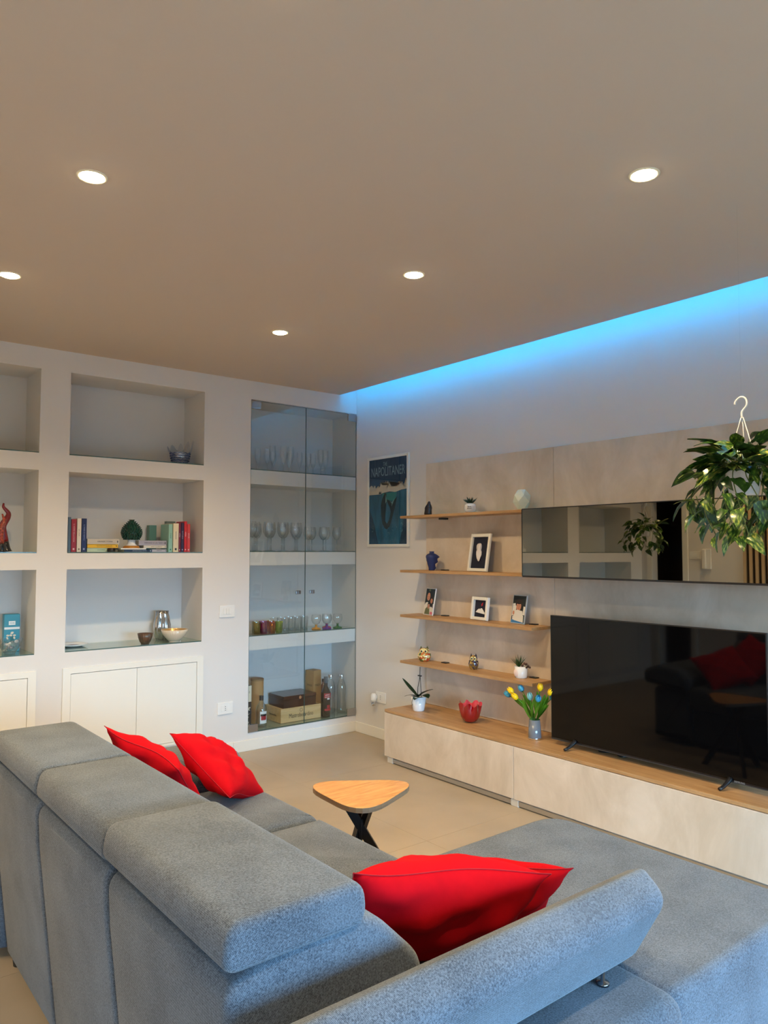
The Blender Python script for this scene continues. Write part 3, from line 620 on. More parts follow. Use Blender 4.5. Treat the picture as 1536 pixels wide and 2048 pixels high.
# left lying stack
book('pale mint book at the bottom of the left lying stack', -2.132,-1.965, Z1, Z1+0.027, 0.10, 0.18, (196,216,190), (110,150,120), True, spine_text='CUCINA')
book('yellow book in the middle of the left lying stack', -2.132,-1.930, Z1+0.0275, Z1+0.0515, 0.095, 0.16, (246,188,20), (120,90,20), True, spine_text='ROSSO E GIALLO')
book('cream grey book on top of the left lying stack', -2.134,-1.924, Z1+0.052, Z1+0.086, 0.09, 0.18, (206,192,174), (60,56,52), True, spine_text='GRANDE STORIA')
# middle
book('dark navy book lying flat under the green ceramic pine cone', -1.905,-1.712, Z1, Z1+0.0165, 0.05, 0.13, (36,54,84), (190,200,215), True, spine_text='SAGGIO SULLA CITTA')
book('thin white book between the pine cone and the navy book', -1.925,-1.752, Z1+0.017, Z1+0.026, 0.055, 0.125, (240,238,232), None, True)
# right lying stack
book('pale grey book at the bottom of the right lying stack', -1.706,-1.588, Z1, Z1+0.019, 0.10, 0.17, (190,190,206), (90,90,110), True, spine_text='VIAGGI')
book('ivory book in the middle of the right lying stack', -1.752,-1.588, Z1+0.0265, Z1+0.045, 0.10, 0.17, (226,218,202), (120,110,100), True, spine_text='ARTE CLASSICA')
book('lilac grey book on top of the right lying stack', -1.786,-1.588, Z1+0.0455, Z1+0.079, 0.10, 0.17, (178,172,184), (70,66,80), True, spine_text='MEMORIE DI UN TEMPO')
book('sea green notebook leaning behind the right lying stack', -1.640,-1.588, Z1, Z1+0.192, 0.285, 0.05, (96,140,128))
book('mint book standing right of the lying stack', -1.581,-1.554, Z1, Z1+0.196, 0.08, 0.14, (150,196,178), (60,110,100), spine_text='POESIE')
book('wide cream book standing beside the mint one at right', -1.550,-1.511, Z1, Z1+0.202, 0.075, 0.15, (232,220,190), (60,60,60), spine_text='ROMANZI')
book('thin white and maroon book beside the wide cream one', -1.508,-1.492, Z1, Z1+0.207, 0.08, 0.14, (120,30,48), (240,230,225), spine_text='UOMINI')
book('dark purple book between the maroon and the scarlet ones', -1.489,-1.469, Z1, Z1+0.208, 0.08, 0.14, (58,34,66), (200,180,200), spine_text='NOTTURNO')
book('scarlet book second from the right end of the centre niche', -1.466,-1.446, Z1, Z1+0.218, 0.08, 0.14, (206,44,50), (240,220,210), spine_text='AMORE')
book('coral red book at the right end of the centre niche row', -1.443,-1.422, Z1, Z1+0.200, 0.08, 0.14, (216,70,70), (240,225,215), spine_text='ESTATE')
book('grey green tall book standing behind the scarlet ones', -1.53,-1.465, Z1, Z1+0.222, 0.24, 0.04, (110,128,126))
# black toy camera shape candle holder
t = thing('candle_holder', 'small black round candle holder lying before the mint book', 'candle holder', (-1.985,0.065,Z1))
obj('body', lathe(nb(), [(0,0),(0.024,0),(0.026,0.004),(0.026,0.020),(0.020,0.024),(0.018,0.021),(0,0.021)], 20), BLACK, t, True)
obj('rim', lathe_open(nb(), [(0.026,0.018),(0.0268,0.021),(0.020,0.0255)], 20), mcol('bronze_dark', (90,60,50), 0.3, metal=1.0), t, True)
# ceramic pine cone
pc = thing('ceramic_pine_cone', 'dark green glazed ceramic pine cone on a white and gold foot', 'ornament', (-1.83,0.118,Z1+0.0262))
obj('foot', lathe(nb(), [(0,0.004),(0.05,0.004),(0.046,0.014),(0.028,0.026),(0.024,0.046),(0.03,0.056),(0,0.056)], 28), CERAM, pc, True)
obj('gold_ring', lathe(nb(), [(0,0),(0.054,0),(0.056,0.005),(0.052,0.012),(0.044,0.017),(0,0.017)], 28), mcol('gold_glaze', (196,130,50), 0.25, metal=0.3), pc, True)
GRN = mat('green_glaze', srgb(14,66,54), 0.15, noise=0.5, nscale=50, coat=0.6)
def cone_r(f): return 0.070*math.sin(PI*(0.16+0.84*min(1, f*1.0))**0.72)**0.85*(1.0) if f < 1 else 0
core = [(0,0.055)]+[(0.066*max(0.05, math.sin(PI*(0.22+0.76*f)))**0.8*(1.0-0.15*f), 0.057+0.138*f) for f in [i/10 for i in range(11)]]+[(0,0.197)]
obj('core', lathe(nb(), core, 24), GRN, pc, True)
scale_me = None
rows = 13
for k in range(rows):
    f = k/(rows-1); z = 0.062+0.134*f; rad = 0.066*max(0.12, math.sin(PI*(0.22+0.76*f)))**0.8*(1.0-0.15*f); n = max(5, int(22*rad/0.066))
    for i in range(n):
        if scale_me is None:
            b = nb(); v = [b.verts.new(p) for p in ((-0.009,0,0),(0.009,0,0),(0.007,0.006,0.010),(0,0.008,0.016),(-0.007,0.006,0.010),(0,-0.004,0.006),(0,0.011,0.004))]
            for q in ((0,6,4),(4,6,3),(3,6,2),(2,6,1),(1,6,0),(0,4,5),(4,3,5),(3,2,5),(2,1,5),(1,0,5)): b.faces.new([v[w_] for w_ in q])
            bmesh.ops.recalc_face_normals(b, faces=b.faces); o = obj('scale', b, GRN, pc, True); scale_me = o.data
        else: o = obj('scale', scale_me, GRN, pc)
        a = 2*PI*(i+0.5*(k % 2))/n
        o.location = (rad*math.cos(a)*0.97, rad*math.sin(a)*0.97, z-0.006); o.rotation_euler = (-0.15-0.5*f, 0, a-PI/2); s = 0.75+0.25*(1-f); o.scale = (s, s, s)
# blue glass basket bowl
BLG = mat_thin('blue_glass', (0.62,0.70,0.90), (0.18,0.25,0.5), 1.5, 0.12); CLG = mat_thin('clear_blue_glass', (0.80,0.86,0.95), (0.20,0.28,0.46), 1.5, 0.16)
bb = thing('glass_basket_bowl', 'blue glass bowl with spiked rim in the top middle niche', 'glass bowl', (-1.475,0.15,2.071+G7))
obj('bowl', lathe_open(nb(), [(0.0,0.002),(0.045,0.002),(0.058,0.02),(0.068,0.055),(0.073,0.088)], 36, fn=lambda x,y,z,a,r: (x*(1+0.03*math.sin(12*a)), y*(1+0.03*math.sin(12*a)), z)), BLG, bb, True)
def spk(x, y, z, a, r):
    if z > 0.095:
        f = (z-0.088)/0.04; hgt = (0.5+0.5*math.cos(5*a+0.6))**2; z = 0.088+0.095*f*hgt*(0.75+0.3*math.cos(a)); k = 1+0.18*f*hgt; x *= k; y *= k
    return x, y, z
obj('spiked_rim', lathe_open(nb(), [(0.073,0.088),(0.076,0.1),(0.078,0.11),(0.079,0.12),(0.081,0.128)], 60, fn=spk), CLG, bb, True)
for k in range(5):
    z = 0.012+k*0.017; r = 0.050+0.019*math.sqrt(k/4)+0.004
    bm = nb(); N = 48; pts = [(r*(1+0.02*math.sin(12*2*PI*i/N+k*PI))*math.cos(2*PI*i/N), r*(1+0.02*math.sin(12*2*PI*i/N+k*PI))*math.sin(2*PI*i/N), z+0.004*math.sin(12*2*PI*i/N+k*PI)) for i in range(N+1)]
    obj('glass_thread', tube(bm, pts, 0.0022, 5), mcol('cobalt_glass', (50,70,130), 0.08), bb, True)
# row 3 middle niche
Z3 = 0.82+G7
t = thing('ribbed_bowl', 'small bronze ribbed glass bowl left of the silver vase', 'bowl', (-1.745,0.06,Z3))
rib = lambda k, m_: (lambda x,y,z,a,r: (x*(1+m_*abs(math.sin(k*a))), y*(1+m_*abs(math.sin(k*a))), z))
obj('bowl', lathe_open(nb(), [(0,0.003),(0.026,0.003),(0.036,0.02),(0.044,0.045),(0.049,0.072),(0.046,0.072),(0.041,0.045),(0.032,0.02),(0,0.010)], 72, fn=rib(9,0.06)), mcol('bronze_glass', (120,98,84), 0.15, metal=0.6), t, True)
obj('foot', lathe(nb(), [(0,0),(0.026,0),(0.027,0.004),(0,0.004)], 24), mcol('bronze_glass', (120,98,84)), t)
t = thing('silver_vase', 'crinkled silver ceramic vase behind the cream bowl', 'vase', (-1.552,0.240,Z3)); t.scale = (1.06,1.06,1.06)
def crk(x,y,z,a,r):
    k = 1+0.09*math.sin(11*a+5*math.sin(z*40))+0.05*math.sin(5*a-14*z/0.2); return x*k, y*k, z
SILV = mat('silver_glaze', (0.62,0.60,0.58), 0.14, 1.0)
obj('body', lathe_open(nb(), [(0,0.001),(0.036,0.001),(0.046,0.02),(0.054,0.06),(0.053,0.1),(0.046,0.14),(0.040,0.17),(0.041,0.192),(0.037,0.19),(0.036,0.165),(0.03,0.1),(0,0.05)], 88, fn=crk), SILV, t, True)
obj('foot', lathe(nb(), [(0,0),(0.034,0),(0.034,0.003),(0,0.003)], 24), SILV, t)
t = thing('shell_bowl', 'cream ribbed glass bowl in front of the silver vase', 'bowl', (-1.532,0.070,Z3))
obj('bowl', lathe_open(nb(), [(0,0.004),(0.035,0.004),(0.055,0.022),(0.077,0.05),(0.091,0.084),(0.088,0.085),(0.073,0.052),(0.05,0.025),(0,0.011)], 96, fn=rib(16,0.03)), mcol('cream_glass', (226,212,190), 0.2, coat=0.5), t, True)
obj('foot', lathe(nb(), [(0,0),(0.036,0),(0.034,0.005),(0,0.005)], 24), MT['cream_glass'], t)
obj('gold_lining', lathe_open(nb(), [(0.0,0.0125),(0.049,0.0265),(0.072,0.0535),(0.0865,0.083)], 48), mcol('gold_lining_m', (206,168,110), 0.3, metal=0.5), t, True)
t = thing('white_dish', 'flat white dish with dark rim at the left end of the bottom niche', 'dish', (-2.17,0.22,Z3))
obj('dish', lathe(nb(), [(0,0),(0.05,0),(0.075,0.008),(0.092,0.018),(0.086,0.018),(0.07,0.011),(0,0.006)], 36), CERAM, t, True)
obj('dark_centre', lathe(nb(), [(0,0.0062),(0.05,0.0085),(0,0.009)], 24), mcol('dark_wood_centre', (90,50,30), 0.5), t)
# left column
t = thing('horn_ornament', 'black and orange speckled horn ornament in front of the red one', 'ornament', (-2.655,0.10,Z1))
def horn(base_r, pts, rs, m): return tube(nb(), bez(pts, 30), rs, 14)
def rad(n, f): return [f(i/(n-1)) for i in range(n)]
def hornpart(t, pts, r0, m_low, m_top, zcut, z0=0):
    P = bez(pts, 30); n = len(P); R = [r0*(1-0.93*(i/(n-1))**0.75)+0.002 for i in range(n)]
    k = max(2, int(n*zcut)); 
    obj('base', tube(nb(), P[:k+1], R[:k+1], 18), m_low, t, True); obj('horn', tube(nb(), P[k:], R[k:], 18), m_top, t, True)
BG = mat('black_glaze', (0.008,0.008,0.009), 0.08, coat=0.6); SPK = mat('speckle_glaze', srgb(150,60,40), 0.2, noise=0.85, nscale=90, coat=0.5); RG = mat('red_glaze', srgb(126,8,20), 0.1, coat=0.7)
hornpart(t, [(0,0,0),(0.002,0,0.03),(0,0,0.10),(0.012,0,0.16),(0.022,0,0.19),(0.010,0,0.235)], 0.036, BG, SPK, 0.28)
t = thing('horn_ornament', 'shiny red curling horn ornament at the left edge of the picture', 'ornament', (-2.612,0.17,Z1))
hornpart(t, [(0,0,0),(-0.004,0,0.03),(-0.012,0,0.10),(-0.016,0,0.16),(0.012,0,0.215),(0.016,0,0.245),(-0.012,0,0.28),(-0.012,0,0.305)], 0.042, BG, RG, 0.22)
t = thing('horn_ornament', 'white horn ornament on a block at the left of the cut-off niche', 'ornament', (-2.80,0.13,Z1))
obj('block', box(-0.03,0.03,-0.03,0.03,0,0.035, bev=0.003), CERAM, t)
obj('horn', tube(nb(), bez([(0,0,0.035),(0.002,0,0.08),(0.008,0,0.14),(-0.004,0,0.18),(-0.008,0,0.215)], 20), [0.018*(1-0.9*i/20)+0.001 for i in range(21)], 14) if len(bez([(0,0,0.035),(0.002,0,0.08),(0.008,0,0.14),(-0.004,0,0.18),(-0.008,0,0.215)], 20)) == 21 else lathe(nb(), [(0.018,0.035),(0,0.2)], 12), CERAM, t, True)
t = thing('perfume_box', 'tall teal carton with flower print behind the crystal bowl', 'box', (-2.545,0.235,Z3), -0.06)
TB = mcol('teal_card', (52,140,160), 0.4); WT = mcol('label_white', (235,240,240), 0.5)
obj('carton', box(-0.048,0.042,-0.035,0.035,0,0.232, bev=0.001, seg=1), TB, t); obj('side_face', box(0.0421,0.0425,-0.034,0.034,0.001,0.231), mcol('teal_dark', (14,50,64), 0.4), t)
bm = nb(); bx(bm, -0.022,0.016,-0.0356,-0.035,0.165,0.19); bx(bm, -0.047,0.041,-0.0356,-0.035,0.138,0.152); obj('label', bm, WT, t)
text('label_text', 'FIORI', 0.011, TB, t, frame_mat((-0.003,-0.0359,0.177), (1,0,0), (0,-1,0)), ext=0.0001)
sh = []
for k in range(7): sh.append((0, ell(-0.01+0.022*math.cos(k*1.3), 0.10+0.018*math.sin(k*2.1), 0.009, 0.006, 8, rot=k)))
for k in range(4): sh.append((1, [(-0.012+0.006*k,0.055),(-0.010+0.006*k,0.055),(-0.009+0.004*k,0.095),(-0.011+0.004*k,0.095)]))
sh.append((2, ell(0.024, 0.062, 0.012, 0.010, 14)))
art('flower_print', t, [mcol('print_petal', (226,214,190), 0.5), mcol('print_stem', (40,80,50), 0.5), WT], sh, frame_mat((0,-0.0357,0), (1,0,0), (0,-1,0)), 0.00005)
t = thing('crystal_bowl', 'cut crystal bowl full of silvery sweets before the teal carton', 'glass bowl', (-2.59,0.065,Z3), 0.3)
CRY = mat_thin('crystal', (0.88,0.90,0.92), (0.35,0.38,0.42), 1.6, 0.12)
obj('bowl', lathe_open(nb(), [(0.0,0.002),(0.03,0.002),(0.034,0.012),(0.05,0.035),(0.068,0.065),(0.070,0.085)], 24, fn=lambda x,y,z,a,r: (x*(1+0.10*math.cos(4*a)*z/0.08), y*(1+0.10*math.cos(4*a)*z/0.08), z+(0.012*math.cos(4*a) if z > 0.06 else 0))), CRY, t)
r = random.Random(8); SW = [mcol('sweet_silver', (190,200,206), 0.25, metal=0.6), mcol('sweet_teal', (90,150,165), 0.3), mcol('sweet_white', (225,228,226), 0.4)]; sm = []
for k in range(26):
    bm = nb()
    a = r.uniform(0,6.28); q = r.uniform(0,0.034); o = obj('sweet', lathe(bm, [(0,-0.006),(0.008,-0.004),(0.011,0),(0.008,0.004),(0,0.006)], 8) if k < 3 else sm[k % 3], SW[k % 3], t, k < 3)
    bm.free() if k >= 3 else None
    if k < 3: sm.append(o.data)
    o.location = (q*math.cos(a), q*math.sin(a), 0.022+0.045*r.random()); o.rotation_euler = (r.uniform(-1,1), r.uniform(-1,1), 0)
# ============================================================ INSIDE THE GLASS CABINET
ZA, ZB, ZC, ZD = 2.070+G7, 1.453+G7, 0.826+G7, 0.125+G7
def glassware(name, cat, protos, places, lab, group, base=0.0):
    first = {}
    for i, (x, y, k) in enumerate(places):
        l = lab(i)
        if k not in first:
            t = thing(name, l, cat, (x, y, base), 0, group); protos[k](t); first[k] = t
        else: copy_tree(first[k], (x, y, base), l, group=group)
def flute(h=0.20, r=0.024):
    def f(t):
        obj('bowl', lathe_open(nb(), [(0.004,0.062*h/0.2),(0.014,0.08*h/0.2),(r,0.12*h/0.2),(r,0.16*h/0.2),(r*0.9,h)], 16), GLASSW, t, True)
        obj('stem', lathe(nb(), [(0,0.062*h/0.2),(0.004,0.062*h/0.2),(0.003,0.03),(0.004,0.004),(0.030,0.0015),(0.030,0),(0,0)], 16), GLASSW, t, True)
    return f
pl_ = [(-0.83,0.17,0),(-0.763,0.14,0),(-0.70,0.17,1),(-0.652,0.24,0),(-0.612,0.15,1),(-0.545,0.15,1),(-0.502,0.24,0),(-0.455,0.16,0),(-0.38,0.15,0),(-0.318,0.17,0),(-0.262,0.14,1),(-0.205,0.16,1)]
glassware('champagne_flute', 'glass', [flute(0.18), flute(0.215, 0.026)], pl_, lambda i: 'clear champagne flute on the top cabinet shelf, %s from the left' % ORD[i], 'flutes on the top shelf of the glass cabinet', ZA)
def wine(h=0.215, r=0.037):
    def f(t):
        s = h/0.215
        obj('bowl', lathe_open(nb(), [(0.004,0.098*s),(0.02,0.107*s),(r,0.14*s),(r*1.03,0.165*s),(r*0.82,h)], 20), GLASSW, t, True)
        obj('stem', lathe(nb(), [(0,0.098*s),(0.0045,0.098*s),(0.0036,0.05),(0.0045,0.006),(0.034,0.002),(0.034,0),(0,0)], 20), GLASSW, t, True)
    return f
xs = [-0.925,-0.862,-0.790,-0.728,-0.668,-0.608,-0.548,-0.486,-0.425,-0.352,-0.278,-0.215,-0.145]
pw = [(x, 0.075 if i % 2 == 0 else 0.13, 0 if i < 8 else 1) for i, x in enumerate(xs)]
glassware('wine_glass', 'glass', [wine(0.225,0.036), wine(0.195,0.035)], pw, lambda i: 'clear stemmed wine glass in the front row of the second shelf, %s from the left' % ORD[i], 'wine glasses on the second shelf of the glass cabinet', ZB)
pw2 = [(x+0.03, 0.212 if i % 2 else 0.290, 0 if i < 7 else 1) for i, x in enumerate(xs[:12])]
glassware('wine_glass', 'glass', [wine(0.218,0.034), wine(0.198,0.036)], pw2, lambda i: 'clear stemmed wine glass in the rear row of the second shelf, %s from the left' % ORD[i], 'wine glasses on the second shelf of the glass cabinet', ZB)
def tumbler(m, h=0.088, r0=0.026, r1=0.031):
    def f(t):
        obj('glass_body', lathe_open(nb(), [(0,0.004),(r0,0.004),(r1,h)], 16), m, t, True); obj('thick_base', lathe_open(nb(), [(r0,0.008),(r0*0.98,0.0),(0,0)], 16), m, t, True)
    return f
def tg(nm, tint, edge): return mat_thin(nm, tint, edge, 1.5, 0.06)
TC = [('pale olive', tg('olive_glass', (0.80,0.78,0.35), (0.45,0.42,0.12))), ('magenta pink', tg('pink_glass', (0.80,0.22,0.60), (0.45,0.05,0.3))), ('amber orange', tg('amber_glass', (0.90,0.42,0.04), (0.5,0.18,0.0))), ('lime green', tg('lime_glass', (0.62,0.78,0.12), (0.3,0.42,0.03)))]
for i, (x, y, c) in enumerate(((-0.875,0.075,0),(-0.818,0.075,1),(-0.752,0.065,2),(-0.690,0.065,3))):
    nm, m_ = TC[c]; t = thing('coloured_tumbler', '%s glass tumbler standing in front on the third cabinet shelf' % nm, 'glass', (x, y, ZC), 0, 'small coloured tumblers'); tumbler(m_)(t)
for i, (x, y, c) in enumerate(((-0.845,0.15,0),(-0.782,0.15,1),(-0.72,0.14,2))):
    nm, m_ = TC[c]; t = thing('coloured_tumbler', '%s glass tumbler standing in the second row behind its twin' % nm, 'glass', (x, y, ZC), 0, 'small coloured tumblers'); tumbler(m_)(t)
glassware('tumbler', 'glass', [tumbler(GLASSW, 0.10, 0.028, 0.034)], [(-0.935,0.085,0),(-0.60,0.12,0),(-0.535,0.13,0),(-0.47,0.14,0),(-0.405,0.15,0),(-0.65,0.21,0),(-0.575,0.22,0),(-0.50,0.23,0),(-0.43,0.24,0),(-0.355,0.24,0)], lambda i: 'clear water tumbler on the third cabinet shelf, %s' % (('at the far left end','front row, first from the left','front row, second from the left','front row, third from the left','front row, fourth from the left','rear row, first from the left','rear row, second from the left','rear row, third from the left','rear row, fourth from the left','rear row, fifth from the left')[i]), 'clear tumblers on the third shelf', ZC)
for i, (x, y, nm, c) in enumerate(((-0.318,0.11,'orange',(216,140,30)), (-0.240,0.072,'purple',(110,50,140)), (-0.192,0.145,'crimson',(200,30,60)), (-0.130,0.078,'green',(40,110,50)))):
    t = thing('dessert_glass', 'rounded clear dessert glass with a %s flower-shaped foot' % nm, 'glass', (x, y, ZC), 0, 'dessert glasses with coloured feet')
    obj('bowl', lathe_open(nb(), [(0.006,0.034),(0.028,0.046),(0.040,0.07),(0.041,0.09),(0.036,0.115)], 20), GLASSW, t, True)
    obj('coloured_foot', lathe(nb(), [(0,0.036),(0.012,0.034),(0.007,0.024),(0.014,0.014),(0.035,0.008),(0.036,0.0),(0,0)], 30, fn=lambda x_,y_,z_,a,r_: (x_*(1+0.12*math.cos(6*a)*(r_ > 0.02)), y_*(1+0.12*math.cos(6*a)*(r_ > 0.02)), z_)), mcol('foot_%s' % nm, c, 0.1), t, True)
# bottles and boxes
CARD = mcol('kraft_card', (186,140,86), 0.7, noise=0.05, nscale=20)
t = thing('cardboard_tube', 'round kraft cardboard tube behind the clear spirit bottle', 'tube', (-0.78,0.235,ZD)); obj('tube_body', lathe(nb(), [(0,0),(0.050,0),(0.050,0.325),(0,0.325)], 32), CARD, t, True, auto=40); obj('cap', lathe(nb(), [(0,0.325),(0.052,0.325),(0.052,0.338),(0.048,0.341),(0,0.341)], 32), mcol('kraft_dark', (160,118,74), 0.7), t, True, auto=40)
t = thing('drink_carton', 'tall black and white patterned drink carton at the cabinet edge', 'box', (-0.945,0.13,ZD))
obj('carton', box(-0.036,0.036,-0.04,0.04,0,0.32, bev=0.001, seg=1), mcol('carton_black', (16,16,18), 0.4), t); obj('upper_label', box(-0.0365,0.0365,-0.0405,0.0405,0.20,0.318), mcol('carton_white', (225,218,196), 0.5), t)
r = random.Random(4); sh = [(0, [(u, v), (u+r.uniform(0.008,0.02), v+r.uniform(-0.004,0.01)), (u+r.uniform(0.004,0.02), v+r.uniform(0.006,0.02)), (u-0.002, v+0.006)]) for u, v in [(r.uniform(-0.032,0.012), r.uniform(0.01,0.17)) for _ in range(26)]]
art('pattern', t, [mcol('carton_white', (225,218,196))], sh, frame_mat((0,-0.0402,0), (1,0,0), (0,-1,0)), 0.00003)
text('carton_text', '1881', 0.026, mcol('carton_black', (16,16,18)), t, frame_mat((0,-0.0408,0.27), (1,0,0), (0,-1,0)), ext=0.0001)
LIQ = mat_thin('bottle_glass', (0.95,0.97,0.97), (0.58,0.63,0.65), 1.5, 0.08)
def bottle(t, prof, m, capprof, capm):
    obj('bottle_body', lathe_open(nb(), prof, 28), m, t, True); obj('cap', lathe(nb(), capprof, 20), capm, t, True, auto=40)
t = thing('spirit_bottle', 'clear spirit bottle with black cap and red white label at left', 'bottle', (-0.818,0.10,ZD))
bottle(t, [(0,0.001),(0.040,0.001),(0.042,0.01),(0.042,0.13),(0.036,0.155),(0.018,0.18),(0.014,0.20)], LIQ, [(0,0.197),(0.0165,0.197),(0.0165,0.232),(0,0.233)], BPLAS)
def wrap(name, t, r_, z0, z1, a0, a1, m, n=10):
    bm = nb(); A = [a0+(a1-a0)*i/n for i in range(n+1)]; b = [[bm.verts.new((r_*math.cos(a), r_*math.sin(a), z)) for a in A] for z in (z0, z1)]
    for i in range(n): bm.faces.new((b[0][i], b[0][i+1], b[1][i+1], b[1][i]))
    return obj(name, bm, m, t, True)
wrap('label', t, 0.0426, 0.03, 0.12, -2.3, -0.9, WT); wrap('label_mark', t, 0.0430, 0.055, 0.10, -2.1, -1.1, mcol('label_red', (170,24,36), 0.5)); wrap('label_band', t, 0.0431, 0.085, 0.10, -2.2, -1.0, BPLAS)
t = thing('wooden_crate', 'pale wooden wine crate with MASTROBERARDINO printed on it', 'crate', (-0.4665,0.215,ZD))
PW_ = mat_wood('pine', srgb(206,168,112), srgb(226,192,140), 3.0, (1.5,10,14), 0.6)
CW, CD_, CH_ = 0.185, 0.125, 0.108
obj('front_board', box(-CW,CW,-CD_,-CD_+0.01,0,CH_), PW_, t); obj('rear_board', box(-CW,CW,CD_-0.01,CD_,0,CH_), PW_, t)
for s in (-1,1): obj('side_board', box(s*CW-(0.01 if s > 0 else 0), s*CW+(0.01 if s < 0 else 0), -CD_+0.0101, CD_-0.0101, 0, CH_), PW_, t)
obj('lid', box(-CW+0.0101,CW-0.0101,-CD_+0.0101,CD_-0.0101,CH_-0.012,CH_-0.004), PW_, t)
INK = mcol('burnt_ink', (52,34,22), 0.7)
text('crate_print', 'Mastroberardino', 0.047, INK, t, frame_mat((0.0,-CD_-0.0003,0.045), (1,0,0), (0,-1,0)), sx=0.70, ext=0.0001)
text('crate_print', 'Mastroberardino', 0.024, INK, t, frame_mat((-CW-0.0003,0,0.05), (0,-1,0), (-1,0,0)), sx=0.72, ext=0.0001)
obj('crest_print', lathe_open(nb(), [(0.011,0),(0.0135,0)], 20), INK, t, False, (0.0,-CD_-0.0004,0.082), (PI/2,0,0))
t = thing('wooden_box', 'dark brown polished wooden box lying on the pale crate', 'box', (-0.470,0.215,ZD+CH_-0.0038))
DW = mat_wood('mahogany', srgb(46,20,14), srgb(74,34,22), 3.0, (1.5,10,10), 0.3, 0.3)
obj('box_body', box(-0.150,0.150,-0.112,0.108,0,0.070, bev=0.002, seg=1), DW, t); obj('lid', box(-0.152,0.152,-0.114,0.110,0.0712,0.094, bev=0.002, seg=1), DW, t)
obj('badge', lathe(nb(), [(0,0),(0.012,0),(0.012,0.001),(0,0.0012)], 20), mcol('badge', (200,140,100), 0.4), t, False, (0.0,-0.1142,0.074), (PI/2,0,0))
t = thing('kraft_box', 'tall brown kraft bottle box behind the dark wooden box', 'box', (-0.222,0.290,ZD), 0.25)
obj('carton', box(-0.045,0.045,-0.045,0.045,0,0.345, bev=0.001, seg=1), CARD, t)
text('box_print', 'MASI', 0.026, INK, t, frame_mat((0.0,-0.0455,0.225), (1,0,0), (0,-1,0)), ext=0.0001); text('box_print', 'MASI', 0.026, INK, t, frame_mat((-0.0455,0.0,0.225), (0,-1,0), (-1,0,0)), ext=0.0001)
t = thing('liqueur_bottle', 'dark liqueur bottle with red label and black cap', 'bottle', (-0.232,0.095,ZD))
DKG = mat('dark_glass', (0.010,0.006,0.006), 0.06, coat=0.6)
bottle(t, [(0,0.001),(0.036,0.001),(0.038,0.01),(0.040,0.15),(0.040,0.19),(0.030,0.215),(0.016,0.24),(0.0145,0.29)], DKG, [(0,0.268),(0.0165,0.268),(0.0165,0.315),(0,0.316)], mcol('cap_grey', (90,92,96), 0.3))
LR = mcol('label_red', (170,24,36)); wrap('label', t, 0.0408, 0.150, 0.188, -2.5, -0.65, LR, 12); wrap('lower_label', t, 0.0405, 0.05, 0.066, -2.4, -0.75, LR, 12); wrap('emblem', t, 0.0406, 0.067, 0.095, -1.9, -1.2, LR); wrap('label_tip', t, 0.0411, 0.138, 0.152, -1.85, -1.3, WT)
for s_, z_, sz in (('AMARO', 0.175, 0.016), ('DEL CAPO', 0.160, 0.013)): text('label_text', s_, sz, WT, t, frame_mat((-0.010,-0.0408,z_), (1,0.12,0), (-0.12,-1,0)), sx=0.8, ext=0.0002)
for i, (x, y, lb) in enumerate(((-0.122,0.185,'clear carafe bottle with steel cap beside the dark liqueur bottle'), (-0.048,0.135,'clear carafe bottle with steel cap at the right end of the cabinet'))):
    t = thing('carafe_bottle', lb, 'bottle', (x, y, ZD), 0, 'steel-capped carafes')
    bottle(t, [(0,0.002),(0.036,0.002),(0.040,0.01),(0.037,0.07),(0.034,0.12),(0.039,0.17),(0.038,0.215),(0.028,0.25),(0.017,0.272),(0.016,0.29)], LIQ, [(0,0.286),(0.020,0.286),(0.021,0.308),(0.019,0.312),(0,0.312)], CHROME)
t = thing('rose_bottle', 'pink tinted bottle with black stopper hidden behind the carafe', 'bottle', (-0.125,0.285,ZD))
bottle(t, [(0,0.001),(0.036,0.001),(0.037,0.17),(0.028,0.20),(0.012,0.225),(0.011,0.24)], mat_thin('rose_glass', (0.80,0.52,0.45), (0.4,0.2,0.16), 1.5, 0.05), [(0,0.238),(0.013,0.238),(0.013,0.262),(0,0.262)], BPLAS)
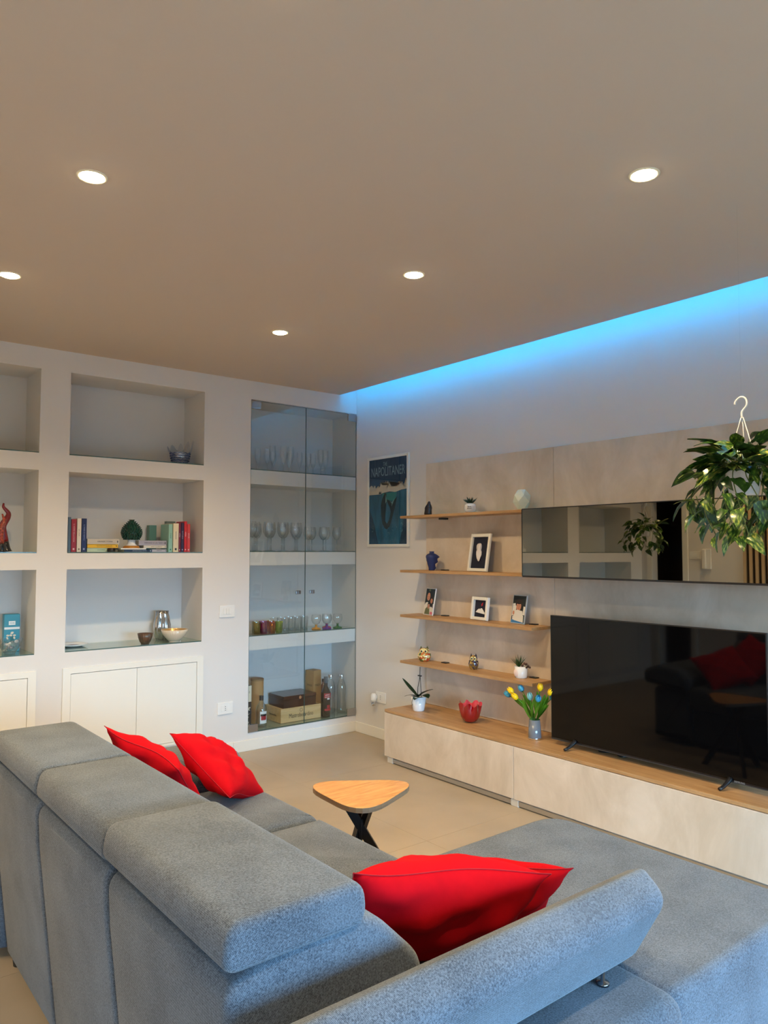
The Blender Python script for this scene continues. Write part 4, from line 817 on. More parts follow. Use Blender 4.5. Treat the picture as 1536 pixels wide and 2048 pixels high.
# ============================================================ OBJECTS ON THE OAK SHELVES
s1, s2, s3, s4, U0 = 1.7155, 1.3255, 1.0055, 0.6775, 0.3605
t = thing('hooded_statuette', 'small shiny gunmetal hooded figure at the left of the top shelf', 'statuette', (-0.145,-1.045,s1))
GM = mat('gunmetal', (0.06,0.055,0.06), 0.12, 0.8)
obj('figure', lathe_open(nb(), [(0,0),(0.026,0),(0.027,0.01),(0.025,0.035),(0.026,0.05),(0.02,0.066),(0.012,0.078),(0.010,0.088),(0.006,0.095),(0,0.097)], 32, fn=lambda x,y,z,a,r: (x*(1+0.09*math.sin(3*a+30*z)), y*(1+0.09*math.sin(3*a+30*z))-0.09*z, z)), GM, t, True)
def spiky(t, cx, cy, z, n, L, w, m, seed=1, tilt=(0.1,1.0), name='leaf'):
    r = random.Random(seed)
    for i in range(n):
        a = i*2.399; tl = tilt[0]+(tilt[1]-tilt[0])*math.sqrt((i+0.5)/n); l = L*(0.8+0.3*r.random())
        bm = nb(); d = Vector((math.cos(a)*math.sin(tl), math.sin(a)*math.sin(tl), math.cos(tl))); s = Vector((-math.sin(a), math.cos(a), 0)); nn = d.cross(s)
        o = Vector((cx+0.25*w*math.cos(a), cy+0.25*w*math.sin(a), z)); P = []
        for f, ww in ((0,0.7),(0.35,1.0),(0.7,0.6)): P.append([bm.verts.new(o+d*l*f+s*w*ww*0.5+nn*0.0), bm.verts.new(o+d*l*f+nn*w*0.22), bm.verts.new(o+d*l*f-s*w*ww*0.5), bm.verts.new(o+d*l*f-nn*w*0.12)])
        tip = bm.verts.new(o+d*l)
        for A, B in zip(P, P[1:]):
            for k in range(4): bm.faces.new((A[k], A[(k+1) % 4], B[(k+1) % 4], B[k]))
        for k in range(4): bm.faces.new((P[-1][k], P[-1][(k+1) % 4], tip))
        obj(name, bm, m, t, True)
t = thing('potted_succulent', 'spiky dark green plant in a round white pot on the top shelf', 'potted plant', (-0.12,-1.435,s1))
obj('pot', lathe_open(nb(), [(0,0.0),(0.022,0.0),(0.036,0.012),(0.041,0.03),(0.039,0.05),(0.031,0.064),(0.029,0.062),(0,0.055)], 28), CERAM, t, True); obj('soil', lathe(nb(), [(0,0.054),(0.030,0.056),(0,0.06)], 16), SOIL, t)
text('pot_text', 'love', 0.015, BLACK, t, frame_mat((-0.0335,-0.0250,0.043), (0.6,-0.8,0), (-0.8,-0.6,0.12)), ext=0.0012)
text('pot_text', 'grows', 0.012, BLACK, t, frame_mat((-0.0338,-0.0254,0.031), (0.6,-0.8,0), (-0.8,-0.6,0)), ext=0.0012)
spiky(t, 0, 0, 0.055, 18, 0.062, 0.016, LEAFD, 3)
t = thing('faceted_vase', 'pale mint faceted ceramic vase standing beside the smoked cabinet', 'vase', (-0.12,-1.886,s1))
bm = nb(); R1 = [(0.030,0.0,0.3),(0.060,0.050,0.3+PI/5),(0.056,0.092,0.3),(0.026,0.128,0.3+PI/5)]; rg = []
for rr_, z, a0 in R1: rg.append([bm.verts.new((rr_*0.95*math.cos(a0+2*PI*i/5), rr_*0.95*math.sin(a0+2*PI*i/5), z)) for i in range(5)])
for k in range(3):
    A, B = rg[k], rg[k+1]; sft = 0 if k % 2 == 0 else 1
    for i in range(5):
        if k % 2 == 0: bm.faces.new((A[i], A[(i+1) % 5], B[i])); bm.faces.new((A[(i+1) % 5], B[(i+1) % 5], B[i]))
        else: bm.faces.new((A[i], B[(i+1) % 5], B[i])) if False else bm.faces.new((A[i], A[(i+1) % 5], B[(i+1) % 5])); bm.faces.new((A[i], B[(i+1) % 5], B[i]))
bm.faces.new(rg[0][::-1]); bm.normal_update()
bmesh.ops.recalc_face_normals(bm, faces=bm.faces); obj('body', bm, mcol('mint_ceramic', (214,222,204), 0.5), t)
# blue head vase
t = thing('face_vase', 'dark blue vase with a carved face profile on its right side', 'vase', (-0.11,-1.042,s2))
def facefn(x,y,z,a,r):
    # profile bulges towards -y (right side as seen)
    f = max(0, math.cos(a+0.68))**5; zz = z/0.134
    b = 0.012*math.exp(-((zz-0.47)/0.05)**2)+0.009*math.exp(-((zz-0.70)/0.07)**2)+0.007*math.exp(-((zz-0.28)/0.035)**2)+0.006*math.exp(-((zz-0.12)/0.05)**2)-0.006*math.exp(-((zz-0.36)/0.03)**2)-0.005*math.exp(-((zz-0.58)/0.04)**2)
    wv = 1+0.03*math.sin(zz*38+3*a)
    return x*wv+0.78*f*b*1.7, y*wv-0.63*f*b*1.7, z
obj('body', lathe_open(nb(), [(0,0)]+[(rr_, z) for rr_, z in ((0.020,0.0),(0.022,0.006),(0.022,0.015),(0.026,0.03),(0.030,0.045),(0.034,0.058),(0.037,0.07),(0.040,0.082),(0.042,0.094),(0.040,0.106),(0.030,0.115),(0.018,0.119),(0.016,0.127),(0.018,0.134),(0.014,0.134),(0.013,0.12),(0,0.06))], 48, fn=facefn), mat('blue_matt', srgb(30,48,104), 0.55), t, True)
# frames leaning: generic
def leaning(name, label, cat, x, y0, y1, z, h, lean, parts, yaw=0.0, group=None):
    """thing whose local frame: X = right along the picture (world -y), Y up, Z towards the room"""
    yc = (y0+y1)/2; up = Vector((math.sin(lean), 0, math.cos(lean))); right = Vector((0,-1,0)); nrm = right.cross(up)
    Rz = Matrix.Rotation(yaw, 3, 'Z'); up = Rz @ up; right = Rz @ right; nrm = right.cross(up)
    t = thing(name, label, cat, (x, yc, z), 0, group); M = Matrix((right, up, nrm)).transposed().to_4x4(); M.translation = (x, yc, z); t.matrix_world = M
    parts(t, abs(y1-y0)/2, h); return t
def frame_parts(fw, dep, fm, bgm):
    def f(t, w, h):
        bm = nb()
        for a in ((-w,-w+fw,0,h), (w-fw,w,0,h), (-w+fw,w-fw,0,fw), (-w+fw,w-fw,h-fw,h)):
            bx(bm, a[0], a[1], a[2], a[3], 0.001, dep, bev=0.0025, seg=1)
        obj('frame', bm, fm, t); obj('backing', box(-w+fw, w-fw, fw, h-fw, 0.0005, 0.003), bgm, t)
    return f
INKB = mcol('velvet_navy', (16,20,44), 0.7)
def shellpic(t, w, h):
    frame_parts(0.021, 0.018, WHITE, INKB)(t, w, h)
    def kn(x,y,z,a,r):
        k = 1+0.16*math.sin(3*a+60*z)+0.08*math.sin(7*a-90*z); return x*k-0.01*math.sin(z*22), y*k*0.5, z
    bm = lathe(nb(), [(0,0),(0.006,0.004),(0.013,0.02),(0.020,0.04),(0.022,0.055),(0.016,0.068),(0.019,0.08),(0.021,0.092),(0.014,0.104),(0,0.108)], 24, fn=kn)
    for v in bm.verts: v.co = Vector((v.co.x+0.004, v.co.z+0.070, v.co.y+0.010))
    bmesh.ops.recalc_face_normals(bm, faces=bm.faces); [setattr(v, 'co', Vector((v.co.x*1.25, (v.co.y-0.124)*1.15+0.128, v.co.z*1.1))) for v in bm.verts]; obj('relief_mask', bm, mcol('porcelain_rose', (232,224,222), 0.25, coat=0.5), t, True)
t = leaning('picture_frame', 'tall white frame with a white relief on navy, second shelf', 'picture frame', -0.105, -1.385, -1.597, s2, 0.252, 0.16, shellpic, yaw=-0.16)
def volcano(t, w, h):
    frame_parts(0.021, 0.022, WHITE, INKB)(t, w, h)
    bm = soft(nb(), [(-0.047,0.052),(-0.030,0.068),(-0.012,0.076),(-0.004,0.071),(0.004,0.080),(0.014,0.079),(0.034,0.060),(0.050,0.044),(0.045,0.041),(-0.045,0.050)], 0.003, 0.009, 0.002, 'z', 2); obj('volcano_relief', bm, CERAM, t, True)
    bm = soft(nb(), [(0.006,0.092),(0.004,0.104),(0.012,0.113),(0.020,0.118),(0.016,0.108),(0.018,0.100),(0.010,0.094)], 0.003, 0.008, 0.0015, 'z', 2); obj('red_plume', bm, mcol('coral_red', (196,30,30), 0.3), t, True)
t = leaning('picture_frame', 'small square white frame showing a white volcano on navy', 'picture frame', -0.085, -1.405, -1.573, s3, 0.152, 0.12, volcano, yaw=-0.12)
SKIN = mcol('print_skin', (200,140,112), 0.5); HAIR = mcol('print_hair', (40,28,24), 0.5); DKB = mcol('print_dark', (26,32,30), 0.5); WSH = mcol('print_white', (224,222,214), 0.5); GRS = mcol('print_green', (110,112,70), 0.5); PNK = mcol('print_pink', (222,120,140), 0.5); BLU = mcol('print_blue', (50,120,180), 0.5); LIP = mcol('print_shade', (150,88,72), 0.5)
def family(t, w, h):
    obj('acrylic_block', box(-w, w, 0, h, 0, 0.008, bev=0.001, seg=1), WPLAS, t)
    F = frame_mat((-w+0.004, 0.005, 0.0082), (1,0,0), (0,0,1)) @ Matrix.Diagonal((2*w-0.008, h-0.010, 1, 1))
    face = lambda cx, cy, s, sk=0: [(sk, ell(cx, cy, 0.13*s, 0.10*s, 16)), (2, ell(cx-0.045*s, cy+0.015*s, 0.02*s, 0.010*s, 6)), (2, ell(cx+0.045*s, cy+0.015*s, 0.02*s, 0.010*s, 6)), (7, ell(cx, cy-0.045*s, 0.04*s, 0.010*s, 8)), (7, [(cx-0.012*s, cy-0.02*s), (cx+0.012*s, cy-0.02*s), (cx, cy+0.01*s)])]
    sh = [(1, [(0,0),(1,0),(1,1),(0,1)]), (4, [(0.3,0.9),(0.5,0.9),(0.5,1),(0.3,1)]), (3, [(0,0),(0.0,0.35),(0.12,0.45),(0.35,0.48),(0.45,0.3),(0.4,0)]), (3, [(0.6,0),(0.6,0.3),(0.72,0.38),(1,0.42),(1,0)]), (2, ell(0.72,0.58,0.17,0.15,16)), (2, [(0.58,0.3),(0.6,0.6),(0.9,0.6),(0.95,0.25),(0.85,0.3)]),
          (4, [(0.1,0),(0.15,0.2),(0.35,0.3),(0.6,0.28),(0.68,0)]), (5, [(0.7,0),(0.72,0.12),(1,0.10),(1,0)])]
    sh += [(0, ell(0.36,0.70,0.17,0.15,16))]+face(0.36,0.66,1.3)+face(0.74,0.53,0.95)+[(2, ell(0.50,0.36,0.15,0.12,14))]+face(0.50,0.31,0.95)
    art('photo_print', t, [SKIN, DKB, HAIR, WSH, GRS, PNK, BLU, LIP], sh, F, 0.00004)
t = leaning('photo_frame', 'tall glossy family photo of a man, a woman and a child', 'photo frame', -0.085, -0.912, -1.045, s3, 0.192, 0.17, family, yaw=-0.22)
def child(t, w, h):
    obj('acrylic_block', box(-w, w, 0, h, 0, 0.008, bev=0.001, seg=1), mcol('frame_silver', (190,196,200), 0.2, metal=0.3), t)
    F = frame_mat((-w+0.006, 0.006, 0.0082), (1,0,0), (0,0,1)) @ Matrix.Diagonal((2*w-0.012, h-0.012, 1, 1))
    sh = [(1, [(0,0),(1,0),(1,1),(0,1)]), (3, [(0.0,0.25),(0.02,0.7),(0.28,0.72),(0.3,0.3)]), (3, [(0.85,0.3),(0.86,0.62),(1,0.6),(1,0.3)]), (2, ell(0.48,0.72,0.28,0.16,18)), (0, ell(0.48,0.60,0.19,0.165,18)), (2, ell(0.48,0.75,0.20,0.07,14)), (2, ell(0.41,0.63,0.035,0.012,8)), (2, ell(0.56,0.63,0.035,0.012,8)), (7, ell(0.48,0.52,0.06,0.012,8)), (7, [(0.46,0.56),(0.51,0.56),(0.485,0.61)]),
          (3, [(0.12,0.22),(0.2,0.42),(0.38,0.48),(0.6,0.46),(0.82,0.44),(0.9,0.22)]), (0, ell(0.12,0.36,0.08,0.08,10)), (3, [(0.08,0.02),(0.06,0.24),(0.92,0.27),(0.94,0.02)]), (6, [(0,0),(1,0),(1,0.02),(0.3,0.08),(0,0.12)])]
    for k in range(20): sh.append((1, ell(0.04+0.055*(k % 4), 0.34+0.07*(k//4), 0.008, 0.008, 5)))
    art('photo_print', t, [SKIN, DKB, HAIR, WSH, GRS, PNK, BLU, LIP], sh, F, 0.00004)
t = leaning('photo_frame', 'portrait photo of a small child in white at the right of the third shelf', 'photo frame', -0.078, -1.742, -1.872, s3, 0.182, 0.17, child, yaw=-0.14)
# little striped pot half hidden behind the cabinet
t = thing('striped_pot', 'tiny cream pot with dark stripes half hidden behind the cabinet side', 'pot', (-0.095,-1.915,s2))
obj('body', lathe(nb(), [(0,0),(0.022,0),(0.032,0.015),(0.034,0.032),(0.026,0.05),(0.014,0.056),(0.014,0.062),(0,0.062)], 24), mcol('cream_ceramic', (232,222,200), 0.4), t, True)
for z in (0.02, 0.038): obj('stripe', lathe_open(nb(), [(0.0338,z),(0.0350,z+0.003),(0.0338,z+0.006)], 24), mcol('brown_stripe', (110,70,50), 0.5), t, True)
# owls
def mosaic(nm, cols_, sc=42):
    M = bpy.data.materials.new(nm); M.use_nodes = True; n = M.node_tree.nodes; L = M.node_tree.links; P = n['Principled BSDF']; P.inputs['Roughness'].default_value = 0.12; P.inputs['Coat Weight'].default_value = 0.6
    t_ = n.new('ShaderNodeTexCoord'); v = n.new('ShaderNodeTexVoronoi'); v.inputs['Scale'].default_value = sc; L.new(t_.outputs['Object'], v.inputs[0]); s = n.new('ShaderNodeSeparateColor'); L.new(v.outputs['Color'], s.inputs[0])
    r = n.new('ShaderNodeValToRGB'); r.color_ramp.interpolation = 'CONSTANT'; L.new(s.outputs[0], r.inputs[0]); el = r.color_ramp.elements
    for i, c in enumerate(cols_):
        if i < 2: el[i].position = i/len(cols_); el[i].color = (*srgb(*c), 1)
        else: q = el.new(i/len(cols_)); q.color = (*srgb(*c), 1)
    v2 = n.new('ShaderNodeTexVoronoi'); v2.feature = 'DISTANCE_TO_EDGE'; v2.inputs['Scale'].default_value = sc; L.new(t_.outputs['Object'], v2.inputs[0]); g = n.new('ShaderNodeMath'); g.operation = 'GREATER_THAN'; g.inputs[1].default_value = 0.05; L.new(v2.outputs[0], g.inputs[0])
    mx = n.new('ShaderNodeMix'); mx.data_type = 'RGBA'; mx.inputs[6].default_value = (*srgb(170,130,60), 1); L.new(g.outputs[0], mx.inputs[0]); L.new(r.outputs[0], mx.inputs[7]); L.new(mx.outputs[2], P.inputs['Base Color']); return M
def owl(label, loc, s, body, belly, ears, rz):
    t = thing('ceramic_owl', label, 'ornament', loc, rz)
    def el_(x,y,z,a,r): return (x, y*0.86, z)
    obj('body', lathe(nb(), [(0,0),(0.034*s,0),(0.046*s,0.012*s),(0.052*s,0.036*s),(0.047*s,0.060*s),(0.040*s,0.070*s),(0.043*s,0.082*s),(0.040*s,0.097*s),(0.026*s,0.108*s),(0,0.111*s)], 28, fn=el_), body, t, True)
    b = nb(); bmesh.ops.create_uvsphere(b, u_segments=16, v_segments=10, radius=0.034*s); 
    for v in b.verts: v.co = Vector((v.co.x*0.8, v.co.y*0.5-0.026*s, v.co.z*0.95+0.034*s))
    obj('belly', b, belly, t, True)
    for k in (-1, 1):
        b = nb(); bmesh.ops.create_uvsphere(b, u_segments=14, v_segments=8, radius=0.016*s)
        for v in b.verts: v.co = Vector((v.co.x+k*0.017*s, v.co.y*0.45-0.033*s, v.co.z+0.086*s))
        obj('eye', b, mcol('owl_eye', (236,220,150), 0.15), t, True)
        b = nb(); bmesh.ops.create_uvsphere(b, u_segments=10, v_segments=6, radius=0.008*s)
        for v in b.verts: v.co = Vector((v.co.x+k*0.017*s, v.co.y*0.5-0.0395*s, v.co.z+0.086*s))
        obj('pupil', b, BLACK, t, True)
        obj('ear', lathe(nb(), [(0.012*s,0.100*s),(0.007*s,0.113*s),(0,0.125*s)], 8, k*0.026*s, 0), ears, t, True)
        b = nb(); bmesh.ops.create_uvsphere(b, u_segments=12, v_segments=8, radius=0.030*s)
        for v in b.verts: v.co = Vector((v.co.x*0.35+k*0.046*s, v.co.y*0.6, v.co.z*0.9+0.044*s))
        obj('wing', b, body, t, True)
    obj('beak', lathe(nb(), [(0.006*s,0.083*s),(0,0.070*s)], 8, 0, -0.038*s), mcol('beak_orange', (220,120,40), 0.3), t, True)
    return t
owl('larger painted ceramic owl in orange, green and cream', (-0.095,-0.945,s4), 0.86, mosaic('owl_orange', [(232,214,150),(214,110,50),(70,96,50),(240,226,180),(200,60,44)], 60), mosaic('owl_belly', [(214,90,44),(226,150,60),(200,50,40)], 70), mcol('owl_green', (80,90,50), 0.2), -0.9)
owl('smaller painted ceramic owl in navy, red and gold', (-0.085,-1.425,s4), 0.74, mosaic('owl_navy', [(24,30,70),(20,24,50),(190,150,70),(30,36,90),(90,70,40)], 80), mcol('owl_red', (190,30,44), 0.12, coat=0.6), mcol('owl_ear', (20,24,50), 0.2), -0.9).scale = (0.80,0.80,1.14)
t = thing('potted_succulent', 'white pot with a pale embossed hand, aloe and brown succulent', 'potted plant', (-0.095,-1.845,s4))
obj('pot', lathe_open(nb(), [(0,0),(0.034,0),(0.037,0.004),(0.041,0.072),(0.038,0.072),(0.036,0.06),(0,0.06)], 28), CERAM, t, True); obj('soil', lathe(nb(), [(0,0.06),(0.036,0.061),(0,0.064)], 16), SOIL, t)
spiky(t, 0.0, 0.018, 0.062, 16, 0.078, 0.009, LEAF, 5, (0.05,0.75))
SUC = mcol('brown_succulent', (86,60,48), 0.5)
for k in range(11):
    b = nb(); bmesh.ops.create_icosphere(b, subdivisions=1, radius=0.008); q = obj('bud', b, SUC, t, True, (0.012*math.sin(k*2.1), -0.012-0.0055*k*0.9, 0.075+0.010*math.sin(k*1.7)+0.004*(k % 3)))
b = nb(); bmesh.ops.create_uvsphere(b, u_segments=14, v_segments=10, radius=0.02)
for v in b.verts: v.co = Vector((v.co.x*0.4-0.036, v.co.y*1.0+0.010, v.co.z*1.15+0.032))
obj('embossed_figure', b, mcol('pale_rose', (236,214,206), 0.3), t, True)
# ============================================================ ON THE LOW UNIT
def leafblade(bm, base, d, up, L, w, droop=0.3, n=7, fold=0.25, mi=0):
    d = Vector(d).normalized(); up = Vector(up).normalized(); s = d.cross(up).normalized(); up = s.cross(d).normalized(); prev = None; p = Vector(base)
    ang = 0
    for i in range(n+1):
        f = i/n; ww = w*(math.sin(PI*min(1, f*0.92+0.06))**0.75) if i < n else 0.0005
        dd = d*math.cos(droop*f*1.6)-up*math.sin(droop*f*1.6); uu = up*math.cos(droop*f*1.6)+d*math.sin(droop*f*1.6)
        row = [bm.verts.new(p+s*ww*0.5+uu*ww*fold*0.5), bm.verts.new(p), bm.verts.new(p-s*ww*0.5+uu*ww*fold*0.5)]
        if prev:
            for k in range(2): bm.faces.new((prev[k], prev[k+1], row[k+1], row[k]))
        prev = row; p = p+dd*(L/n)
    return bm
t = thing('potted_orchid', 'flowerless orchid in a plain white pot on the low unit', 'potted plant', (-0.225,-1.03,U0))
obj('pot', lathe_open(nb(), [(0,0),(0.037,0),(0.040,0.004),(0.054,0.098),(0.051,0.098),(0.046,0.085),(0,0.085)], 32), CERAM, t, True); obj('soil', lathe(nb(), [(0,0.085),(0.046,0.086),(0,0.09)], 16), SOIL, t)
for d, L_, w_, dr, z in (((-0.15,0.9,0.62),0.19,0.040,-0.10,0.09), ((-0.1,0.9,0.18),0.14,0.030,0.42,0.09), ((-0.3,-0.95,0.42),0.17,0.075,0.42,0.095), ((0.2,-0.8,0.62),0.14,0.055,0.25,0.095), ((-0.7,-0.4,0.2),0.09,0.045,0.4,0.09)):
    obj('leaf', leafblade(nb(), (0,0,z), d, (0,0,1), L_, w_, dr, 8), LEAFD, t, True)
SK = mcol('stake_dark', (40,44,36), 0.5)
obj('flower_stem', tube(nb(), bez([(0,0.008,0.09),(0.0,0.006,0.16),(0.0,-0.012,0.22),(0,-0.016,0.30)], 16), 0.0022, 6), SK, t, True); obj('support_stick', tube(nb(), [(0.01,-0.02,0.09),(0.0,-0.016,0.245)], 0.002, 6), SK, t, True); obj('clip', box(-0.006,0.006,-0.030,0.004,0.236,0.243, bev=0.002), BLACK, t)
obj('air_root', tube(nb(), bez([(-0.03,0.0,0.098),(-0.056,-0.005,0.09),(-0.060,0.0,0.06),(-0.050,0.006,0.04)], 12), 0.0018, 5), SK, t, True)
t = thing('handkerchief_bowl', 'ruby red glass bowl with folded wavy rim on the low unit', 'glass bowl', (-0.195,-1.50,U0))
def wavy(x,y,z,a,r):
    f = max(0, (z-0.03)/0.09); k = 1+0.13*math.cos(7*a)*f**1.5; return x*k, y*k, z+0.012*math.sin(7*a)*f*f
RGL = mat('ruby_glass', srgb(150,0,14), 0.06, coat=0.8, spec=0.6)
obj('outer_glass', lathe_open(nb(), [(0,0),(0.026,0),(0.046,0.012),(0.060,0.036),(0.066,0.066),(0.069,0.10),(0.070,0.118)], 84, fn=wavy), RGL, t, True)
obj('inner_glass', lathe_open(nb(), [(0.070,0.118),(0.0675,0.118),(0.063,0.070),(0.052,0.034),(0,0.012)], 84, fn=wavy), mcol('pink_white_glass', (214,70,88), 0.08, coat=0.6), t, True)
# tulips
vz = thing('glass_vase', 'smoky grey tapered glass vase holding the tulips', 'vase', (-0.215,-2.05,U0))
obj('glass_wall', lathe_open(nb(), [(0,0.012),(0.038,0.012),(0.031,0.114),(0.0325,0.114),(0.0405,0.004),(0.038,0),(0,0)], 36), mat('smoky_glass', srgb(112,118,126), 0.08, coat=0.8), vz, True)
obj('clear_base', lathe_open(nb(), [(0.0385,0.0001),(0.0412,0.003),(0.0400,0.011)], 36), CHROME, vz, True)
TY = mcol('tulip_yellow', (250,208,16), 0.4); TBm = mcol('tulip_blue', (60,160,206), 0.4); TBP = mcol('tulip_pale_blue', (130,200,208), 0.4); TGR = mat('tulip_green', srgb(70,130,24), 0.45, noise=0.3, nscale=12)
heads = [(-1.876,0.600,TBm,'blue','at the far left of the bunch'), (-1.912,0.625,TY,'yellow','at the upper left, its mate behind blue'), (-1.932,0.632,TBm,'blue','hidden behind the upper left yellow one'), (-1.960,0.600,TY,'yellow','lower left, bowing forward'), (-2.043,0.606,TBP,'pale blue','in the middle of the bunch'), (-2.092,0.662,TY,'yellow','standing tallest'), (-2.112,0.610,TBm,'bright blue','right of the middle'), (-2.160,0.648,TY,'yellow','at the right, partly behind the television edge'), (-2.158,0.620,TBm,'blue','at the far right beneath the yellow one')]
r = random.Random(2)
for k, (hy, hz, m_, cn, wh) in enumerate(heads):
    t = thing('artificial_tulip', '%s tulip %s' % (cn, wh), 'flower', (-0.215,-2.05,U0+0.016), 0, 'tulips in the grey vase')
    dx = (-0.02, -0.035, 0.03, -0.05, -0.03, 0.0, -0.045, 0.0, 0.02)[k]; top = Vector((dx, hy+2.05, hz-U0-0.016-0.012)); b0 = Vector((0.012*math.cos(k*2.4), 0.012*math.sin(k*2.4), 0))
    neck = Vector((0.016*math.cos(k*2.4+0.5), 0.4*(b0.y)+0.012*(1 if hy > -2.05 else -1), 0.10))
    C_ = bez([b0, neck, neck.lerp(top, 0.55)+Vector((0,0,0.012)), top], 18); obj('stem', tube(nb(), C_, 0.0028, 6), TGR, t, True)
    for q in range(2):
        i = 6+q*3; d = (C_[min(i+4, len(C_)-1)]-C_[i]).normalized(); sd = 1 if q else -1
        obj('leaf', leafblade(nb(), C_[i], d+Vector((0.10*sd,0.22*sd,0)), Vector((sd,0.2,0.2)), 0.13-0.02*q, 0.026, 0.12, 7, 0.35), TGR, t, True)
    d = (C_[-1]-C_[-3]).normalized()
    for q in range(6):
        a = q*PI/3; rr_ = 0.0 if q % 2 else 0.001; b = nb(); n_ = 6; prev = None
        for i in range(n_+1):
            f = i/n_; R_p = (0.0185+rr_)*math.sin(PI*(0.08+0.80*f))**0.6*(1-0.16*f); zz = 0.044*f; hw = 0.62*(math.sin(PI*min(0.97, 0.16+0.80*f))**0.6)
            row = [b.verts.new((R_p*math.cos(a+hw*s_*0.9), R_p*math.sin(a+hw*s_*0.9), zz+(0.0035*(1-abs(s_)) if i > 4 else 0))) for s_ in (-1,-0.4,0.4,1)]
            if prev:
                for c_ in range(3): b.faces.new((prev[c_], prev[c_+1], row[c_+1], row[c_]))
            prev = row
        o = obj('petal', b, m_, t, True); Mx = d.to_track_quat('Z', 'Y').to_matrix().to_4x4(); Mx.translation = C_[-1]-d*0.004; o.matrix_local = Mx
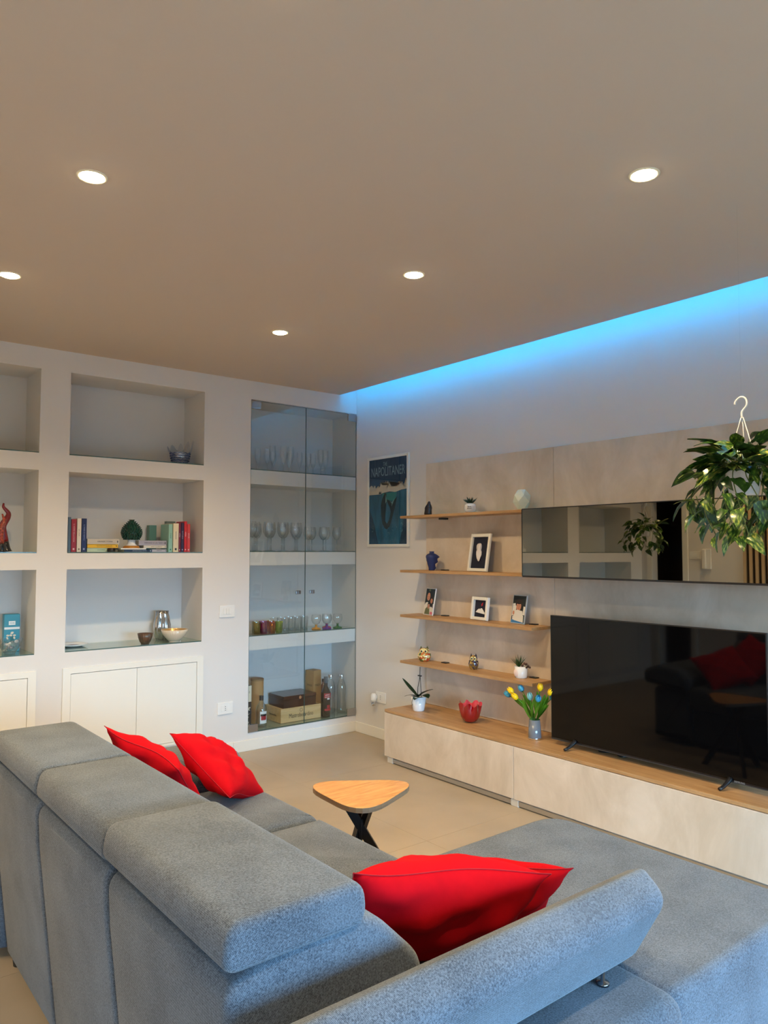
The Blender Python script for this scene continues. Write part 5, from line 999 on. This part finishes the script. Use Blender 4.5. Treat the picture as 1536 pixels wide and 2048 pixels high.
# ============================================================ HANGING PLANT
def pothos(label, loc, ceil_z, seed, nlow, ntop, thread=True):
    t = thing('hanging_pothos', label, 'hanging plant', loc)
    obj('pot', lathe_open(nb(), [(0,0),(0.046,0),(0.049,0.004),(0.062,0.080),(0.0655,0.083),(0.0655,0.092),(0.060,0.092),(0.056,0.078),(0,0.078)], 32), CERAM, t, True)
    obj('soil', lathe(nb(), [(0,0.078),(0.057,0.079),(0,0.086)], 18), SOIL, t)
    hk = 0.285; WP2 = mcol('hook_white', (225,228,232), 0.35)
    for a in (0.3, 2.4, 4.5): obj('hanger_strap', tube(nb(), [(0.064*math.cos(a), 0.064*math.sin(a), 0.088), (0.004*math.cos(a), 0.004*math.sin(a), hk)], 0.0018, 5), WP2, t, True)
    obj('hook', tube(nb(), bez([(0,0,hk-0.006),(0,0,hk+0.020),(0.0,-0.018,hk+0.044),(0,-0.012,hk+0.068),(0,0.006,hk+0.074),(0,0.024,hk+0.060),(0,0.026,hk+0.050)], 36), 0.0038, 8), WP2, t, True)
    obj('nylon_thread', tube(nb(), [(0,0.002,hk+0.0705),(0,0.002,ceil_z-loc[2])], 0.0004, 4), mat_thin('nylon', (0.96,0.96,0.96), (0.8,0.8,0.8)), t)
    # leaf meshes
    LM = []
    for v in range(3):
        b = nb(); n_ = 7; prev = None; L_ = 1.0
        for i in range(n_+1):
            f = i/n_; w_ = 0.62*(math.sin(PI*(f**0.62))**0.85)*(1-0.12*f) if 0 < i < n_ else (0.06 if i == 0 else 0.004)
            back = -0.10*math.sin(PI*min(1, f*3)) if f < 0.34 else 0
            bend = -0.22*f*f*(1+0.5*v); row = []
            for s_ in (-1, -0.55, 0, 0.55, 1):
                row.append(b.verts.new((s_*w_*0.5, f*L_+back*abs(s_), bend+0.13*w_*abs(s_)+0.018*math.sin(9*f+s_*2+v))))
            if prev:
                for c_ in range(4): b.faces.new((prev[c_], prev[c_+1], row[c_+1], row[c_]))
            prev = row
        me = bpy.data.meshes.new('leaf'); b.to_mesh(me); b.free(); me.materials.append(POTH); me.polygons.foreach_set('use_smooth', [True]*len(me.polygons)); LM.append(me)
    r = random.Random(seed)
    def put(p, d, size, k, up=Vector((0,0,1))):
        d = Vector(d).normalized(); x = d.cross(up)
        if x.length < 0.1: x = Vector((1,0,0))
        x.normalize(); z = x.cross(d); o = bpy.data.objects.new('leaf', LM[k]); COL.objects.link(o); o.parent = t
        Mx = Matrix((x, d, z)).transposed().to_4x4() @ Matrix.Rotation(r.uniform(-0.5,0.5), 4, 'Y') @ Matrix.Scale(size, 4); Mx.translation = p; o.matrix_local = Mx
    # dense upright crown
    for i in range(ntop):
        a = i*2.399+r.uniform(-0.2,0.2); f = math.sqrt((i+0.5)/ntop); el = 1.3-1.15*f+r.uniform(-0.35,0.35); L_ = r.uniform(0.04,0.135)
        b0 = Vector((0.035*f*math.cos(a), 0.035*f*math.sin(a), 0.08)); e1 = b0+Vector((math.cos(a)*math.cos(el), math.sin(a)*math.cos(el), math.sin(el)))*L_
        bm_ = tube(nb(), bez([b0, b0.lerp(e1, 0.5)+Vector((0,0,0.012)), e1], 6), 0.0013, 4); obj('petiole', bm_, STEM, t, True)
        put(e1, Vector((math.cos(a+r.uniform(-0.8,0.8))*math.cos(el*0.5), math.sin(a+r.uniform(-0.8,0.8))*math.cos(el*0.5), math.sin(el*0.7)-0.25*f+r.uniform(-0.4,0.4))), r.uniform(0.06,0.115), r.choice((0,1,2,2)), Vector((r.uniform(-0.6,0.6), r.uniform(-0.6,0.6), 1)))
    # trailing vines
    for i in range(nlow):
        a = i*2.0*PI/nlow+r.uniform(-0.25,0.25); R0 = 0.062; out = r.uniform(0.04,0.17); dr = r.uniform(0.03,0.15)
        P = [Vector((0.04*math.cos(a),0.04*math.sin(a),0.085)), Vector((R0*1.2*math.cos(a),R0*1.2*math.sin(a),0.115)), Vector(((R0+out*0.6)*math.cos(a),(R0+out*0.6)*math.sin(a),0.06)), Vector(((R0+out)*math.cos(a+0.2),(R0+out)*math.sin(a+0.2),0.02-dr*0.5)), Vector(((R0+out*0.75)*math.cos(a+0.35),(R0+out*0.75)*math.sin(a+0.35),-dr))]
        if i % 3 == 0: P.append(P[-1]+Vector((0.03*math.cos(a+1.6), 0.03*math.sin(a+1.6), 0.035)))
        C_ = bez(P, 24); obj('vine', tube(nb(), C_, 0.0019, 5), STEM, t, True)
        for j in range(6, len(C_), 3):
            d = (C_[min(j+1, len(C_)-1)]-C_[j-1]).normalized(); s_ = d.cross(Vector((0,0,1))); s_ = s_.normalized() if s_.length > 0.1 else Vector((math.cos(a), math.sin(a), 0)); s_ *= (1 if j % 8 < 4 else -1)
            dd = (d*0.5+s_*0.6+Vector((math.cos(a), math.sin(a), 0))*0.5+Vector((0,0,-0.15))).normalized(); p = C_[j]+dd*0.012
            put(p, dd, r.uniform(0.055,0.092), r.choice((0,1,0,2)), Vector((math.cos(a)*0.5, math.sin(a)*0.5, 0.9)))
    return t
pothos('bushy variegated pothos hanging in a white pot before the smoked cabinet', (-1.0,-3.69,1.662), CZ, 11, 20, 105)
pothos('second hanging pothos out of frame, seen mirrored in the smoked cabinet', (-3.95,-0.55,1.62), CZ, 23, 11, 36)
# ============================================================ LEFT SIDE OF THE ROOM (seen only in reflections)
t = thing('slat_panel', 'vertical light wood slat panelling on the left wall, seen mirrored', 'wall panel', (XL+0.002, -1.75, 0.05))
obj('dark_backing', box(0.0,0.012,-0.55,0.55,0,2.5), mcol('slat_back', (40,32,26), 0.8), t); SL = mat_wood('slat_wood', srgb(196,168,130), srgb(214,188,150), 2, (14,14,1.2))
sm_ = None
for i in range(18):
    o = obj('slat', box(0.012,0.034,-0.015,0.015,0,2.5) if sm_ is None else sm_, SL, t); sm_ = o.data; o.location = (0, -0.53+i*0.0624, 0)
t = thing('intercom', 'white wall intercom handset by the doorway, seen mirrored', 'intercom', (XL, -0.80, 1.38)); obj('base', box(0,0.02,-0.045,0.045,-0.11,0.11, bev=0.004), WPLAS, t); obj('handset', box(0.021,0.05,0.0,0.042,-0.105,0.105, bev=0.010), WPLAS, t)
t = thing('wall_switch', 'white switch plate beside the intercom, seen mirrored', 'switch', (XL, -0.655, 1.42)); obj('cover_plate', box(0,0.009,-0.061,0.061,-0.043,0.043, bev=0.004), WPLAS, t); obj('key', box(0.009,0.012,-0.033,0.033,-0.022,0.022, bev=0.001, seg=1), WPLAS, t)

# ------------------------------------------------------------ sub-parts: details carried by a part
bpy.context.view_layer.update()
SUBS = {'pupil':'eye', 'label_mark':'label', 'label_band':'label', 'label_text':'label', 'spine_title':'cover', 'emblem':'cover', 'badge':'lid', 'photo_print':'acrylic_block', 'clip':'flower_stem', 'crate_print':'front_board', 'crest_print':'front_board', 'box_print':'carton', 'maker_mark':'lower_trim', 'gold_lining':'bowl', 'relief_mask':'backing', 'volcano_relief':'backing', 'red_plume':'backing', 'pot_text':'pot', 'flower_print':'carton', 'title':'print', 'socket_hole':'insert'}
base = lambda o: o.name.split('.')[0]
def ctr(o): return sum((Vector(c) for c in o.bound_box), Vector())/8
for o in list(bpy.data.objects):
    if base(o) in SUBS and o.parent and o.parent.parent is None and 'label' in o.parent:
        c = [s for s in o.parent.children if base(s) == SUBS[base(o)] and s.matrix_basis == Matrix.Identity(4)]
        if c: o.parent = min(c, key=lambda s: (ctr(s)-o.matrix_basis @ ctr(o)).length)
